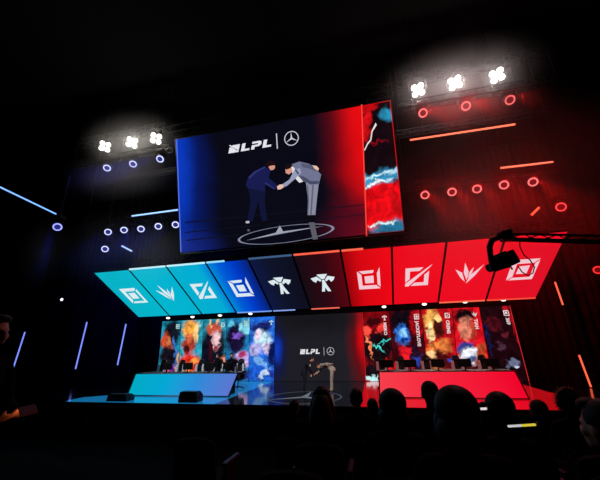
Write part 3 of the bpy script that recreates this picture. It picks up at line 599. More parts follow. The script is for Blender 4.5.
bar(onY(531, 215.5, -5.7), onY(539, 207.5, -5.7), (255, 90, 60), 'short slanted orange light bar beside the single red ring spot', 'slanted light bars')
for i, (q, p) in enumerate([((13, 369), (25, 332)), ((75.5, 369), (87, 322)), ((117.5, 365), (126, 324))]):
    bar(onY(*q, -1), onY(*p, -1), (120, 140, 255), f"upright blue light bar on the dark side of the stage, {['farthest from the stage', 'middle of the three', 'nearest the cyan panels'][i]}", 'upright light bars', 1.3)
for i, (q, p) in enumerate([((563, 305), (555, 282)), ((591, 387), (579, 355))]):
    bar(onY(*q, -1), onY(*p, -1), (255, 96, 66), f"upright orange light bar on a dark tower, {['upper one just below the slanted panels', 'lower one near the floor'][i]}", 'upright light bars', 1.3)
# towers the upright bars are clamped to
for x, nm in ((-19.0, 'farthest from the stage'), (-14.25, 'middle of the three on the blue side'), (-11.6, 'nearest the cyan panels'), (11.6, 'on the orange side')):
    zb = -1.095 if abs(x) > 11.7 or x > 11 or True else 0
    t = thing('truss_tower', f'dark upright truss tower behind the bars, {nm}', 'truss', (x, -.65, 0))
    z0 = 0.001 if -11.75 < x < 10.5 else -1.095
    bm = truss_mesh(B(), (0, 0, z0+.05), (0, 0, 7.2 if x > -15 else 6), .34, .45, .03, .016); link('lattice', bm, TRUSS, t)
    bm = B(); box(bm, (0, 0, z0+.02), (.7, .7, .04)); link('base_plate', bm, BLACK, t)
for s, nm in ((-1, 'blue'), (1, 'red')):
    x0, x1 = (4.95, 9.4)
    truss((s*x0, YF, zF), (s*x1, YF, zF), f'dark truss carrying the white blinders on the {nm} side', .3, (.1, .9))
    truss((s*4.6, YF-.0, zG), (s*9.7, YF, zG), f'dark truss carrying the upper ring spots on the {nm} side', .26, (.02, .98))
    truss((s*4.6, YR, zR), (s*9.9, YR, zR), f'dark truss carrying the lower ring spots on the {nm} side', .26, (.02, .98))
    truss((s*4.6, -5.95, zb1), (s*9.9, -5.95, zb1), f'dark truss above the long light bar on the {nm} side', .2, (.02, .98))
t = thing('work_spotlight', 'small lone white light low on the dark wall beside the blue bars', 'light', onY(61.5, 299.5, 2.2))
bm = B(); box(bm, (0, .12, 0), (.3, .16, .24), bev=.02); link('housing', bm, BLACK, t)
bm = ell(B(), (0, .02, 0), (.13, .05, .1)); link('lens', bm, glow((225, 235, 255), 2.), t)

# ------------------------------------------------------------------ stage monitors on the lip of the stage
def wedge(px0, px1, py, h, label):
    y = ST+.35; a, b = onY(px0, py, y), onY(px1, py, y); t = thing('stage_monitor', label, 'speaker', ((a.x+b.x)/2, y, .0065)); w = b.x-a.x
    bm = B(); pr = [(-.22, 0), (.22, 0), (.22, h*.6), (.1, h), (-.22, h)]
    vs = [[bm.verts.new((s*w/2*(.86 if z > h*.8 else 1), d, z)) for d, z in pr] for s in (-1, 1)]
    bm.faces.new(vs[0]); bm.faces.new(vs[1][::-1])
    for i in range(5): bm.faces.new((vs[0][i], vs[1][i], vs[1][(i+1) % 5], vs[0][(i+1) % 5]))
    bmesh.ops.recalc_face_normals(bm, faces=bm.faces[:]); bmesh.ops.bevel(bm, geom=bm.edges[:], offset=.02, segments=2, affect='EDGES'); link('cabinet', bm, BLACK, t)
    bm = B(); box(bm, (0, .222, h*.3), (w*.8, .012, h*.45)); link('grille', bm, CASE, t)
    for s in (-1, 1):
        bm = tube(B(), [(s*(w/2+.004), -.08, h*.5), (s*(w/2+.03), -.08, h*.5), (s*(w/2+.03), .08, h*.5), (s*(w/2+.004), .08, h*.5)], .012, 6); link('handle', bm, BLACK, t)
wedge(110, 130.5, 401, .24, 'low black stage monitor on the stage lip in front of the cyan desk corner')
wedge(181, 200, 401, .34, 'taller black stage monitor on the stage lip before the cyan desk')

# ------------------------------------------------------------------ camera crane over the red panels
ct = far(507, 237, 6.2)
cr = thing('camera_crane', 'black camera crane reaching in with a remote camera head on its arm', 'camera crane', (ct.x+6.2, ct.y-.5, -1.095)); o0 = Vector(cr.location)
tipL = ct-o0; piv = Vector((0, 0, 1.9+1.0)); 
e1 = far(640, 240.5, 6.0)-o0; dr = (e1-tipL).normalized(); endp = tipL+dr*6.4
bm = B()
for dz, dy in ((.07, 0), (-.05, .06), (-.05, -.06)): tube(bm, [tipL+Vector((0, dy, dz)), endp+Vector((0, dy*1.6, dz*1.5))], .026, 8)
for i in range(20):
    a = tipL.lerp(endp, i/20); b = tipL.lerp(endp, (i+1)/20)
    tube(bm, [a+Vector((0, 0, .07)), b+Vector((0, .06, -.05))], .012, 5); tube(bm, [a+Vector((0, .06, -.05)), b+Vector((0, -.06, -.05))], .012, 5); tube(bm, [a+Vector((0, -.06, -.05)), b+Vector((0, 0, .07))], .012, 5)
link('boom', bm, BLACK, cr)
bm = B(); box(bm, endp+Vector((.15, 0, -.05)), (.4, .3, .4), bev=.03); link('counterweight', bm, BLACK, cr)
bm = B(); tube(bm, [(0, 0, .5), (endp.x-.6, 0, endp.z-.1)], .07, 10); tube(bm, [(endp.x-.6, 0, endp.z-.1), tipL.lerp(endp, .9)], .06, 8); link('column', bm, BLACK, cr)
for k in range(3):
    a = 2*PI*k/3+.4; bm = tube(B(), [(0, 0, .62), (.8*math.cos(a), .8*math.sin(a), .03)], [.05, .035], 8); link('leg', bm, BLACK, cr)
bm = B(); box(bm, tipL+Vector((-.02, 0, .02)), (.2, .2, .2), bev=.03)
for dx, dz in ((-.13, .05), (.06, .12)): ell(bm, tipL+Vector((dx, 0, dz)), (.06, .06, .06), u=10, v=8)
link('pan_head', bm, BLACK, cr)
F1 = lambda x, y, d=6.15: far(x, y, d)-o0
bm = tube(B(), [F1(500, 237), F1(492, 240), F1(489.5, 247), F1(491, 260), F1(493, 268)], [.05, .06, .055, .05, .06], 8); link('hanging_arm', bm, BLACK, cr)
M = Matrix.Translation(F1(503, 262)) @ Matrix.Rotation(.32, 4, 'Z') @ Matrix.Rotation(-.34, 4, 'Y')
bm = B(); box(bm, (0, 0, 0), (.38, .26, .25), M, .03); box(bm, (.0, 0, .15), (.24, .18, .07), M, .02); box(bm, (.18, 0, .02), (.12, .3, .28), M, .03); cb = link('camera', bm, BLACK, cr)
bm = lathe(B(), [(0, 0), (.065, 0), (.065, .12), (.08, .13), (.08, .2), (.055, .2), (0, .19)], 16, M @ Matrix.Translation((-.16, 0, -.01)) @ Matrix.Rotation(-PI/2, 4, 'Y')); link('lens', bm, BLACK, cb)
bm = tube(B(), [M @ Vector((-.3, 0, -.08)), M @ Vector((.1, 0, -.13)), M @ Vector((.1, 0, -.2))], .018, 6); link('rail', bm, BLACK, cb)
pts = [F1(*q) for q in [(519.5, 239), (520, 247), (524, 255), (530, 260), (534.5, 267), (533, 273), (528, 275.5), (522, 272), (518, 266)]]
bm = tube(B(), pts, .011, 6); link('cable', bm, BLACK, cr)
bm = tube(B(), [F1(516, 236.5), F1(530, 232.5), F1(566, 231.5)], .008, 5); link('boom_wire', bm, mat('red_wire', (120, 40, 40), .5), cr)

# ------------------------------------------------------------------ people
def evalmesh(o):
    dg = bpy.context.evaluated_depsgraph_get(); dg.update(); return bpy.data.meshes.new_from_object(o.evaluated_get(dg))
def head_bm(bm, M, s=1.):
    """skull, jaw, nose, ears, brow and lips around the head's centre, face towards +Y."""
    A = lambda c, r, u=14, v=10: ell(bm, M @ Vector(tuple(x*s for x in c)), tuple(x*s for x in r), M.to_3x3().to_4x4(), u, v)
    A((0, -.012, .025), (.076, .096, .098), 20, 14); A((0, .03, -.055), (.056, .062, .062)); A((0, .065, -.088), (.026, .022, .022))
    A((0, .098, -.02), (.014, .022, .026)); A((0, .106, -.035), (.018, .014, .011)); A((0, .078, .022), (.052, .02, .012)); A((0, .085, -.06), (.027, .014, .008))
    for e in (-1, 1): A((e*.077, -.005, -.01), (.01, .022, .034)); A((e*.042, .066, -.022), (.024, .02, .02))
def keep_main(me):
    bm = B(); bm.from_mesh(me); seen = set(); best = []
    for v in bm.verts:
        if v in seen: continue
        st_ = [v]; seen.add(v); isl = []
        while st_:
            a = st_.pop(); isl.append(a)
            for e in a.link_edges:
                b = e.other_vert(a)
                if b not in seen: seen.add(b); st_.append(b)
        if len(isl) > len(best): best = isl
    bs = set(best); bmesh.ops.delete(bm, geom=[v for v in bm.verts if v not in bs], context='VERTS'); bm.to_mesh(me); bm.free()
HAND_R = .0125
def build_person(name, J, E, head, mats, parent=None, vox=.0125, hands=(), face=True):
    """J: joint -> (position, radius); E: (joint a, joint b, material index); hands: (wrist joint, direction, palm normal, thumb side, curl)."""
    J = dict(J); E = list(E)
    for hi, (w, d, nrm, ts, curl) in enumerate(hands):
        p = Vector(J[w][0]); d = Vector(d).normalized(); nrm = Vector(nrm); nrm = (nrm-d*nrm.dot(d)).normalized(); sd = d.cross(nrm)*ts
        J[f'pm{hi}'] = (p+d*.05, .026); E.append((w, f'pm{hi}', 0))
        for k, (off, L) in enumerate(((.028, .07), (.01, .08), (-.009, .075), (-.027, .06))):
            q = p+d*.085+sd*off; J[f'h{hi}k{k}'] = (q, .013); E.append((f'pm{hi}', f'h{hi}k{k}', 0)); dd = d
            for j in range(2):
                dd = (dd*math.cos(curl)+nrm*math.sin(curl)).normalized(); q = q+dd*L*.5; J[f'h{hi}k{k}{j}'] = (q, HAND_R-.001*j); E.append((f'h{hi}k{k}' if j == 0 else f'h{hi}k{k}0', f'h{hi}k{k}{j}', 0))
        q = p+d*.035+sd*.035+nrm*.008; J[f'h{hi}t'] = (q, .014); E.append((f'pm{hi}', f'h{hi}t', 0))
        q = q+(d*.7+sd*.6+nrm*.3).normalized()*.035; J[f'h{hi}t0'] = (q, .0115); E.append((f'h{hi}t', f'h{hi}t0', 0))
        q = q+(d*.9+sd*.1+nrm*.4).normalized()*.03; J[f'h{hi}t1'] = (q, .0105); E.append((f'h{hi}t0', f'h{hi}t1', 0))
    ks = list(J); me = bpy.data.meshes.new('sk'); me.from_pydata([tuple(J[k][0]) for k in ks], [(ks.index(a), ks.index(b)) for a, b, _ in E], [])
    o = bpy.data.objects.new('sk', me); C.objects.link(o); md = o.modifiers.new('s', 'SKIN'); md.use_smooth_shade = True
    for k, sv in zip(ks, me.skin_vertices[0].data):
        r = J[k][1]; sv.radius = (r, r) if not isinstance(r, tuple) else r; sv.use_root = (k == ks[0])
    sb = o.modifiers.new('b', 'SUBSURF'); sb.levels = sb.render_levels = 2
    m1 = evalmesh(o); bpy.data.objects.remove(o)
    bm = B(); bm.from_mesh(m1); bmesh.ops.recalc_face_normals(bm, faces=bm.faces[:]); head_bm(bm, head)
    m2 = bpy.data.meshes.new('j'); bm.to_mesh(m2); bm.free(); o = bpy.data.objects.new('j', m2); C.objects.link(o)
    rm = o.modifiers.new('r', 'REMESH'); rm.mode = 'VOXEL'; rm.voxel_size = vox; sm = o.modifiers.new('m', 'SMOOTH'); sm.factor = .5; sm.iterations = 2
    m3 = evalmesh(o); bpy.data.objects.remove(o); m3.name = name; keep_main(m3)
    segs = [(Vector(J[a][0]), Vector(J[b][0]), (max(J[a][1]) if isinstance(J[a][1], tuple) else J[a][1]), mi) for a, b, mi in E]
    hc = head.translation; hx = head.to_3x3(); used = sorted({s[3] for s in segs} | {0})
    for x in mats: m3.materials.append(x)
    lipc, eyes = hc+hx @ Vector((0, .095, -.06)), [hc+hx @ Vector((e*.03, .085, .003)) for e in (-1, 1)]
    ne = len(mats)
    m3.materials.append(EYE); m3.materials.append(LIP)
    for p in m3.polygons:
        p.use_smooth = True; c = p.center
        if (c-hc).length < .15:
            best = 0; dh = (c-hc).length-.095
        else: best, dh = 0, 9.
        for a, b, r, mi in segs:
            ab = b-a; L2 = ab.length_squared; tt = 0 if L2 == 0 else max(0, min(1, (c-a).dot(ab)/L2)); d = (c-a-ab*tt).length-r
            if d < dh: dh, best = d, mi
        if face and best == 0:
            if any((c-e).length < .016 for e in eyes): best = ne
            elif (hx.inverted() @ (c-lipc)).length < .03 and abs((hx.inverted() @ (c-lipc)).z) < .009: best = ne+1
        p.material_index = best
    ob = bpy.data.objects.new(name, m3); C.objects.link(ob)
    if parent: ob.parent = parent
    return ob
def hair(parent, M, style, m, s=1.):
    bm = B(); RN = random.Random(hash(style) % 99 if False else len(style)*7)
    A = lambda c, r, u=20, v=14: ell(bm, M @ Vector(tuple(x*s for x in c)), tuple(x*s for x in r), M.to_3x3().to_4x4(), u, v)
    if style == 'short':
        A((0, -.026, .046), (.086, .1, .09)); A((0, -.05, .0), (.08, .068, .075)); A((0, .045, .1), (.06, .045, .03))
    elif style == 'crop':
        A((0, -.026, .04), (.083, .098, .088)); A((0, -.05, .0), (.077, .06, .06))
    elif style == 'long':
        A((0, -.028, .045), (.095, .105, .092)); bmesh.ops.create_cone
        pts = [(0, -.06, .05), (0, -.075, -.05), (0, -.085, -.17), (0, -.09, -.3), (0, -.095, -.38)]
        tube(bm, [M @ (Vector(p)*s) for p in pts], [.08*s, .1*s, .135*s, .15*s, .11*s], 14)
        for e in (-1, 1): tube(bm, [M @ (Vector(p)*s) for p in [(e*.06, -.01, .05), (e*.085, -.01, -.05), (e*.105, -.02, -.17), (e*.11, -.03, -.3)]], [.04*s, .045*s, .05*s, .02*s], 10)
    elif style == 'bob':
        A((0, -.03, .03), (.105, .112, .105)); A((0, -.05, -.06), (.112, .085, .085))
        for e in (-1, 1): A((e*.075, -.0, -.06), (.04, .06, .085))
    elif style == 'bun':
        A((0, -.026, .04), (.092, .102, .094)); A((0, -.05, -.01), (.085, .065, .07)); A((-.11, -.06, .03), (.042, .042, .042))
    elif style == 'curly':
        A((0, -.03, .03), (.105, .11, .1))
        for i in range(60):
            a, b = RN.uniform(0, 2*PI), RN.uniform(-.5, 1.4); q = Vector((math.cos(a)*math.cos(b)*.105, math.sin(a)*math.cos(b)*.105-.035, .025+math.sin(b)*.1))
            if q.y > .045 and q.z < .07: continue
            A(q, (.03, .03, .028), 8, 6)
    o = link('hair', bm, m, parent, smooth=True); return o
def neck(J): J['nb'] = (tuple(Vector(J['ch'][0]).lerp(Vector(J['nk'][0]), .72)), .066)
def Hm(c, pitch=0., yaw=0., s=1.): return Matrix.Translation(c) @ Matrix.Rotation(yaw, 4, 'Z') @ Matrix.Rotation(pitch, 4, 'X') @ Matrix.Scale(s, 4)

# --- the two men on the stage.  local +Y is the way each faces, right hand at +X
def stage_man(loc, rz, label, J, head, mats, hands, hm, style, jk, extra=None):
    t = thing('person', label, 'person', loc, (0, 0, rz)); t.scale = (.86,)*3; neck(J)
    E = [('pel', 'sp', 2), ('sp', 'ch', 2), ('ch', 'nb', 2), ('nb', 'nk', 0), ('nk', 'hd', 0), ('ch', 'shL', 2), ('ch', 'shR', 2), ('shL', 'elL', 2), ('elL', 'wrL', 2), ('shR', 'elR', 2), ('elR', 'wrR', 2), ('pel', 'hpL', 3), ('pel', 'hpR', 3), ('hpL', 'knL', 3), ('hpR', 'knR', 3), ('knL', 'anL', 3), ('knR', 'anR', 3), ('anL', 'toL', 4), ('anR', 'toR', 4), ('anL', 'heL', 4), ('anR', 'heR', 4)]
    b = build_person('body', J, E, head, mats, t, .0125, hands)
    hair(t, head, style, hm)
    if extra: extra(t)
    return t
JA = {'pel': ((0, -.02, .9), .12), 'sp': ((0, .05, 1.05), .12), 'ch': ((0, .17, 1.22), .125), 'nk': ((0, .27, 1.36), .058), 'hd': ((0, .35, 1.43), .06),
      'shL': ((-.18, .21, 1.29), .066), 'shR': ((.18, .21, 1.29), .066), 'elL': ((-.24, .2, 1.02), .05), 'wrL': ((-.21, .28, .8), .033), 'elR': ((.2, .32, 1.03), .05), 'wrR': ((.06, .44, .82), .033),
      'hpL': ((-.09, -.02, .84), .1), 'hpR': ((.09, -.02, .84), .1), 'knL': ((-.1, .02, .48), .066), 'knR': ((.1, .05, .48), .066), 'anL': ((-.11, -.06, .1), .046), 'anR': ((.1, 0, .1), .046),
      'toL': ((-.12, .1, .035), .034), 'toR': ((.12, .16, .035), .034), 'heL': ((-.11, -.1, .04), .036), 'heR': ((.1, -.04, .04), .036)}
hA = Hm((0, .4, 1.475), -.55)
ya = -3.62
fa_ = onZ(304.5, 392.2, .0066); fb_ = onZ(331, 393, .0066)
mA = [SKIN, EYE, NAVY, NAVY, SHOE]
def tieA(t):
    t.scale = (.82,)*3
    bm = tube(B(), [(0, .305, 1.27), (0, .29, 1.18), (0, .2, 1.08)], [.02, .028, .02], 8); link('shirt_front', bm, SHIRT, t)
    bm = tube(B(), [(0, .06, 1.06), (0, .0, .94), (0, -.03, .84), (0, -.035, .76)], [.12, .14, .155, .158], 16); link('jacket_skirt', bm, NAVY, t, True)
stage_man((fa_.x, ya, .0066), -PI/2, 'man in a dark navy suit leaning forward to shake hands', JA, hA, mA, [('wrR', (-.25, .62, -.5), (-1, 0, .0), -1, .45), ('wrL', (.05, .2, -1), (1, 0, 0), 1, .3)], HAIR, 'crop', NAVY, tieA)
JB = {'pel': ((0, -.06, .95), .12), 'sp': ((0, .08, 1.07), .12), 'ch': ((0, .28, 1.12), .125), 'nk': ((0, .44, 1.13), .058), 'hd': ((0, .5, 1.12), .06),
      'shL': ((-.18, .36, 1.11), .066), 'shR': ((.18, .36, 1.11), .066), 'elL': ((-.3, .12, 1.2), .05), 'wrL': ((-.12, -.06, 1.17), .033), 'elR': ((.16, .46, .92), .05), 'wrR': ((.05, .6, .82), .033),
      'hpL': ((-.09, -.07, .88), .1), 'hpR': ((.09, -.07, .88), .1), 'knL': ((-.1, -.02, .5), .068), 'knR': ((.1, -.02, .5), .068), 'anL': ((-.1, .0, .1), .05), 'anR': ((.1, .0, .1), .05),
      'toL': ((-.12, .16, .035), .034), 'toR': ((.12, .16, .035), .034), 'heL': ((-.1, -.05, .04), .036), 'heR': ((.1, -.05, .04), .036)}
hB = Hm((0, .575, 1.09), -1.15)
mB = [SKIN, EYE, GREYSUIT, GREYSUIT, SHOE]
def collarB(t):
    t.scale = (.88,)*3
    bm = tube(B(), [(0, .42, 1.06), (0, .33, 1.01), (0, .2, .98)], [.03, .04, .03], 8); link('shirt_front', bm, SHIRT, t)
    bm = tube(B(), [(0, .12, 1.07), (0, .0, 1.0), (0, -.08, .92), (0, -.1, .84)], [.115, .135, .15, .152], 16); link('jacket_skirt', bm, GREYSUIT, t, True)
stage_man((fb_.x, ya, .0066), PI/2, 'man in a light grey suit bowing deeply with one arm behind his back', JB, hB, mB, [('wrR', (-.25, .62, -.32), (-1, 0, .0), -1, .45), ('wrL', (.9, -.3, -.15), (0, 0, 1), 1, .4)], RHAIR, 'crop', GREYSUIT, collarB)

# --- staff standing behind the cyan desk
JS = {'pel': ((0, 0, .93), .12), 'sp': ((0, 0, 1.1), .12), 'ch': ((0, -.01, 1.32), .125), 'nk': ((0, 0, 1.49), .056), 'hd': ((0, .01, 1.58), .06),
      'shL': ((-.18, 0, 1.41), .066), 'shR': ((.18, 0, 1.41), .066), 'elL': ((-.25, 0, 1.12), .048), 'wrL': ((-.24, .12, .9), .033), 'elR': ((.25, 0, 1.12), .048), 'wrR': ((.24, .12, .9), .033),
      'hpL': ((-.09, 0, .87), .1), 'hpR': ((.09, 0, .87), .1), 'knL': ((-.1, .02, .48), .066), 'knR': ((.1, .02, .48), .066), 'anL': ((-.11, -.02, .1), .046), 'anR': ((.11, -.02, .1), .046),
      'toL': ((-.13, .14, .035), .034), 'toR': ((.13, .14, .035), .034), 'heL': ((-.11, -.06, .04), .036), 'heR': ((.11, -.06, .04), .036)}
hS = Hm((0, .02, 1.62), -.1)
q = onY(217.5, 368, -3.7); q2 = onY(231, 367, -3.6)
st = stage_man((q.x, -3.7, .0066), PI-.3, 'person in black standing behind the cyan desk, farther from the middle screen', JS, hS, [SKIN, EYE, CLOTHS[0], CLOTHS[0], SHOE], [('wrR', (0, .5, -.9), (-1, 0, 0), -1, .35), ('wrL', (0, .5, -.9), (1, 0, 0), 1, .35)], HAIR, 'short', None)
st2 = copy_tree(st); st2.location = (q2.x, -3.6, .0066); st2.rotation_euler.z = PI+.5; st2.scale = (.87,)*3; st2['label'] = 'person in black standing behind the end of the cyan desk nearest the middle screen'

# ------------------------------------------------------------------ auditorium: stepped rows, seats, spectators
ROWS = [(-15.05, .18), (-14.2, .1), (-13.3, .03), (-12.4, -.16), (-11.5, -.4)]
for i, (y, z) in enumerate(ROWS):
    y0, y1 = y-.42, (ROWS[i][0]+.48)
    if i == 0: y0 = -22
    bm = B(); box(bm, (2.5, (y0+y1)/2, (z-1.097)/2), (20, y1-y0, z+1.097)); structure('seating_step', bm, CARPET)
def seat(label):
    t = thing('auditorium_seat', label, 'seat', group='auditorium seats'); bm = B()
    box(bm, (0, .05, .43), (.46, .44, .1), bev=.035); link('seat_cushion', bm, SEATF, t)
    bm = B(); n = 12; Mx = Matrix.Translation((0, -.2, .44)) @ Matrix.Rotation(.1, 4, 'X')
    ol = [(-.22, 0), (.22, 0), (.235, .4)]+[(.235*math.cos(PI*k/10), .4+.06*math.sin(PI*k/10)) for k in range(1, 10)]+[(-.235, .4)]
    plate(bm, ol, lambda x, zz, d: Mx @ Vector((x, d-.08, zz)), .08); bmesh.ops.bevel(bm, geom=bm.edges[:], offset=.015, segments=2, affect='EDGES'); link('backrest', bm, SEATF, t)
    for s in (-1, 1):
        bm = B(); box(bm, (s*.265, .03, .62), (.05, .36, .04), bev=.012); link('armrest', bm, BLACK, t)
        bm = B(); box(bm, (s*.265, -.02, .3), (.03, .2, .6)); link('leg', bm, BLACK, t)
    return t
JT = {'pel': ((0, -.02, .58), .12), 'sp': ((0, -.03, .76), .12), 'ch': ((0, -.02, .97), .125), 'nk': ((0, 0, 1.14), .058), 'hd': ((0, .015, 1.22), .06),
      'shL': ((-.185, -.01, 1.05), .072), 'shR': ((.185, -.01, 1.05), .072), 'elL': ((-.215, .08, .8), .052), 'wrL': ((-.12, .28, .7), .034), 'elR': ((.215, .08, .8), .052), 'wrR': ((.12, .28, .7), .034),
      'hpL': ((-.1, .06, .575), .09), 'hpR': ((.1, .06, .575), .09), 'knL': ((-.12, .44, .545), .066), 'knR': ((.12, .44, .545), .066), 'anL': ((-.12, .42, .1), .046), 'anR': ((.12, .42, .1), .046),
      'toL': ((-.13, .58, .035), .034), 'toR': ((.13, .58, .035), .034), 'heL': ((-.12, .38, .04), .036), 'heR': ((.12, .38, .04), .036)}
neck(JT)
ET = [('pel', 'sp', 2), ('sp', 'ch', 2), ('ch', 'nb', 2), ('nb', 'nk', 0), ('nk', 'hd', 0), ('ch', 'shL', 2), ('ch', 'shR', 2), ('shL', 'elL', 2), ('elL', 'wrL', 2), ('shR', 'elR', 2), ('elR', 'wrR', 2), ('pel', 'hpL', 3), ('pel', 'hpR', 3), ('hpL', 'knL', 3), ('hpR', 'knR', 3), ('knL', 'anL', 3), ('knR', 'anR', 3), ('anL', 'toL', 4), ('anR', 'toR', 4), ('anL', 'heL', 4), ('anR', 'heR', 4)]
hT = Hm((0, .025, 1.265), 0)
s0 = seat('x'); useds = False
taken = []
def put_seat(x, row, label, free=False):
    global useds
    while free and any(rw == row and abs(x-q) < .6 for q, rw in taken): x += .03
    taken.append((x, row))
    o = s0 if not useds else copy_tree(s0); useds = True
    o.location = (x, ROWS[row][0], ROWS[row][1]+.001); o['label'] = label; return o
bodies = {}
def spectator(px, py, row, style, label, ci=0, rz=0., s=1., hs=1., hm=HAIR, seatlabel=None, top=1.385):
    y, z = ROWS[row]; p = onY(px, py, y); s_ = s if s else (p.z-z)/top
    t = thing('person', label, 'person', (p.x, y, z+.001), (0, 0, rz), 'spectators'); t.scale = (s_,)*3; del t['group']
    if ci not in bodies:
        bodies[ci] = build_person('body', JT, ET, hT, [SKIN, EYE, CLOTHS[ci], CLOTHS[(ci+1) % 4], SHOE], t, .0135, [('wrR', (-.5, .8, -.3), (0, 0, -1), 1, .4), ('wrL', (.5, .8, -.3), (0, 0, -1), -1, .4)])
    else:
        b = bodies[ci].copy(); C.objects.link(b); b.parent = t
    hair(t, hT if hs == 1. else Hm((0, .02, 1.265-.09*(hs-1)), 0, 0, hs), style, hm)
    put_seat(p.x, row, seatlabel or 'dark seat under the '+' '.join(label.replace('spectator ', 'spectator ').split()[:11]))
    return t
spectator(321, 387.5, 2, 'long', 'spectator with long straight dark hair before the two bowing men', 0, 0, None)
spectator(355.5, 389.5, 3, 'short', 'spectator with short dark hair before the red edge of the middle screen', 1, 0, None)
spectator(391, 390, 1, 'bob', 'spectator with a wide rounded bob before the near corner of the red desk', 2, 0, None, 1.0)
spectator(428.5, 381.5, 2, 'crop', 'spectator with a small round head rising before the red desk', 3, 0, None)
spectator(453, 388, 0, 'bob', 'spectator with the biggest dark rounded hair before the red desk', 1, 0, None)
spectator(497, 393.5, 1, 'bun', 'spectator with a side bun before the far end of the red desk', 0, 0, None, 1.05)
spectator(537, 400.5, 4, 'bob', 'spectator low beside the red floor, only the crown of a dark head showing', 2, 0, None)
sp8 = spectator(566, 391, 3, 'crop', 'spectator with a fur-trimmed hood lit red past the end of the red desk', 3, 0, None, 1.0)
spectator(603, 402, 0, 'short', 'spectator in dark clothes closest to the orange bars at the edge of the seats', 2, .5, None)
spectator(294, 400, 4, 'crop', 'small far spectator in the row nearest the stage, before the dark screen', 1, 0, None)
spectator(372, 399.5, 4, 'short', 'small far spectator in the row nearest the stage, before the red desk corner', 0, 0, None)
# hood with a fur rim
FUR = mat('red_lit_fur', (215, 120, 116), .95, bump=.6, scale=60)  # red light falling on the fur is put into its base colour
bm = B(); RN = random.Random(5)
ell(bm, (0, -.035, 1.27), (.1, .11, .12))
hd = link('hood', bm, CLOTHS[3], sp8, smooth=True)
bm = B()
for i in range(22):
    a = -0.5+i/21*(PI+1.0); ell(bm, (.108*math.cos(a), .0+RN.uniform(-.012, .012), 1.272+.13*math.sin(a)), (.026, .03, .026), None, 8, 6)
    d = Vector((math.cos(a), RN.uniform(-.3, .3), math.sin(a)))
    tube(bm, [Vector((.108*math.cos(a), .0, 1.272+.13*math.sin(a))), Vector((.108*math.cos(a), .0, 1.272+.13*math.sin(a)))+d*.05], [.012, .003], 5)
link('fur_trim', bm, FUR, hd, smooth=True)
# man standing at the end of the rows, in profile, holding a phone
neck(JS); JM = dict(JS); JM.update({'elL': ((-.24, .03, 1.13), .05), 'wrL': ((-.09, .26, 1.06), .034), 'elR': ((.24, .03, 1.13), .05), 'wrR': ((.09, .26, 1.06), .034)})
pm = onY(-5, 316, -14.95)
tm = thing('person', 'man in dark clothes standing in profile, holding a phone before his chest', 'person', (pm.x, -14.95, .181), (0, 0, -PI/2+.2)); sc_ = (pm.z-.181)/1.74; tm.scale = (sc_,)*3
hM = Hm((0, .02, 1.62), -.05)
build_person('body', JM, ET, hM, [SKIN, EYE, CLOTHS[0], CLOTHS[1], SHOE], tm, .0125, [('wrR', (-.55, .8, .1), (-.3, -.2, .9), 1, .5), ('wrL', (.55, .8, .1), (.3, -.2, .9), -1, .5)])
hair(tm, hM, 'short', HAIR)
pw = tm.matrix_basis @ Vector((0, .42, 1.1))
ph = thing('phone', 'dark phone held in both hands by the standing man', 'phone', pw, (0.5, 0, -PI/2+.2))
bm = B(); box(bm, (0, 0, 0), (.15, .009, .074), bev=.004); link('casing', bm, BLACK, ph)
bm = B(); quad(bm, [(-.07, -.0052, -.033), (.07, -.0052, -.033), (.07, -.0052, .033), (-.07, -.0052, .033)]); link('screen', bm, glow((255, 150, 90), 2.2), ph)  # warm screen glow added to light his face and hands
# empty seats in between
for px, row, lb in ((410, 1, 'empty dark seat between the bobbed and bushy-haired spectators'), (530, 1, 'empty dark seat behind the white and yellow glowing strip'), (340, 1, 'empty dark seat behind the short-haired spectator'), (300, 1, 'empty dark seat behind the long-haired spectator'), (255, 1, 'empty dark seat on the blue side, second row'), (210, 2, 'empty dark seat farthest toward the blue side'), (270, 2, 'empty dark seat next to the long-haired spectator'), (470, 2, 'empty dark seat beyond the bushy-haired spectator'), (530, 3, 'empty dark seat in the lower row beside the crown of a dark head') ):
    put_seat(onY(px, 420, ROWS[row][0]).x, row, lb, True)
# glowing strips added in place of pale seat-back tops catching light
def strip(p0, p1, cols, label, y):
    a, b = onY(*p0, y), onY(*p1, y); c = (a+b)/2; t = thing('glow_strip', label, 'glowing strip', c); n = len(cols)
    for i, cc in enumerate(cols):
        bm = tube(B(), [(a-c).lerp(b-c, i/n), (a-c).lerp(b-c, (i+.96)/n)], .007, 8); link('lit_piece', bm, glow(cc, .85), t)
    bm = tube(B(), [(b-c), (b-c)*1.25], .013, 8); link('strip_end', bm, BLACK, t)
strip((508, 426.3), (536, 424.6), [(205, 205, 210), (225, 205, 60)], 'glowing white and yellow strip standing in for a lit seat top beside the side bun', -14.52)
strip((478.5, 409), (487, 408.6), [(235, 225, 225)], 'short white glowing strip added beside the head with the side bun', -14.62)

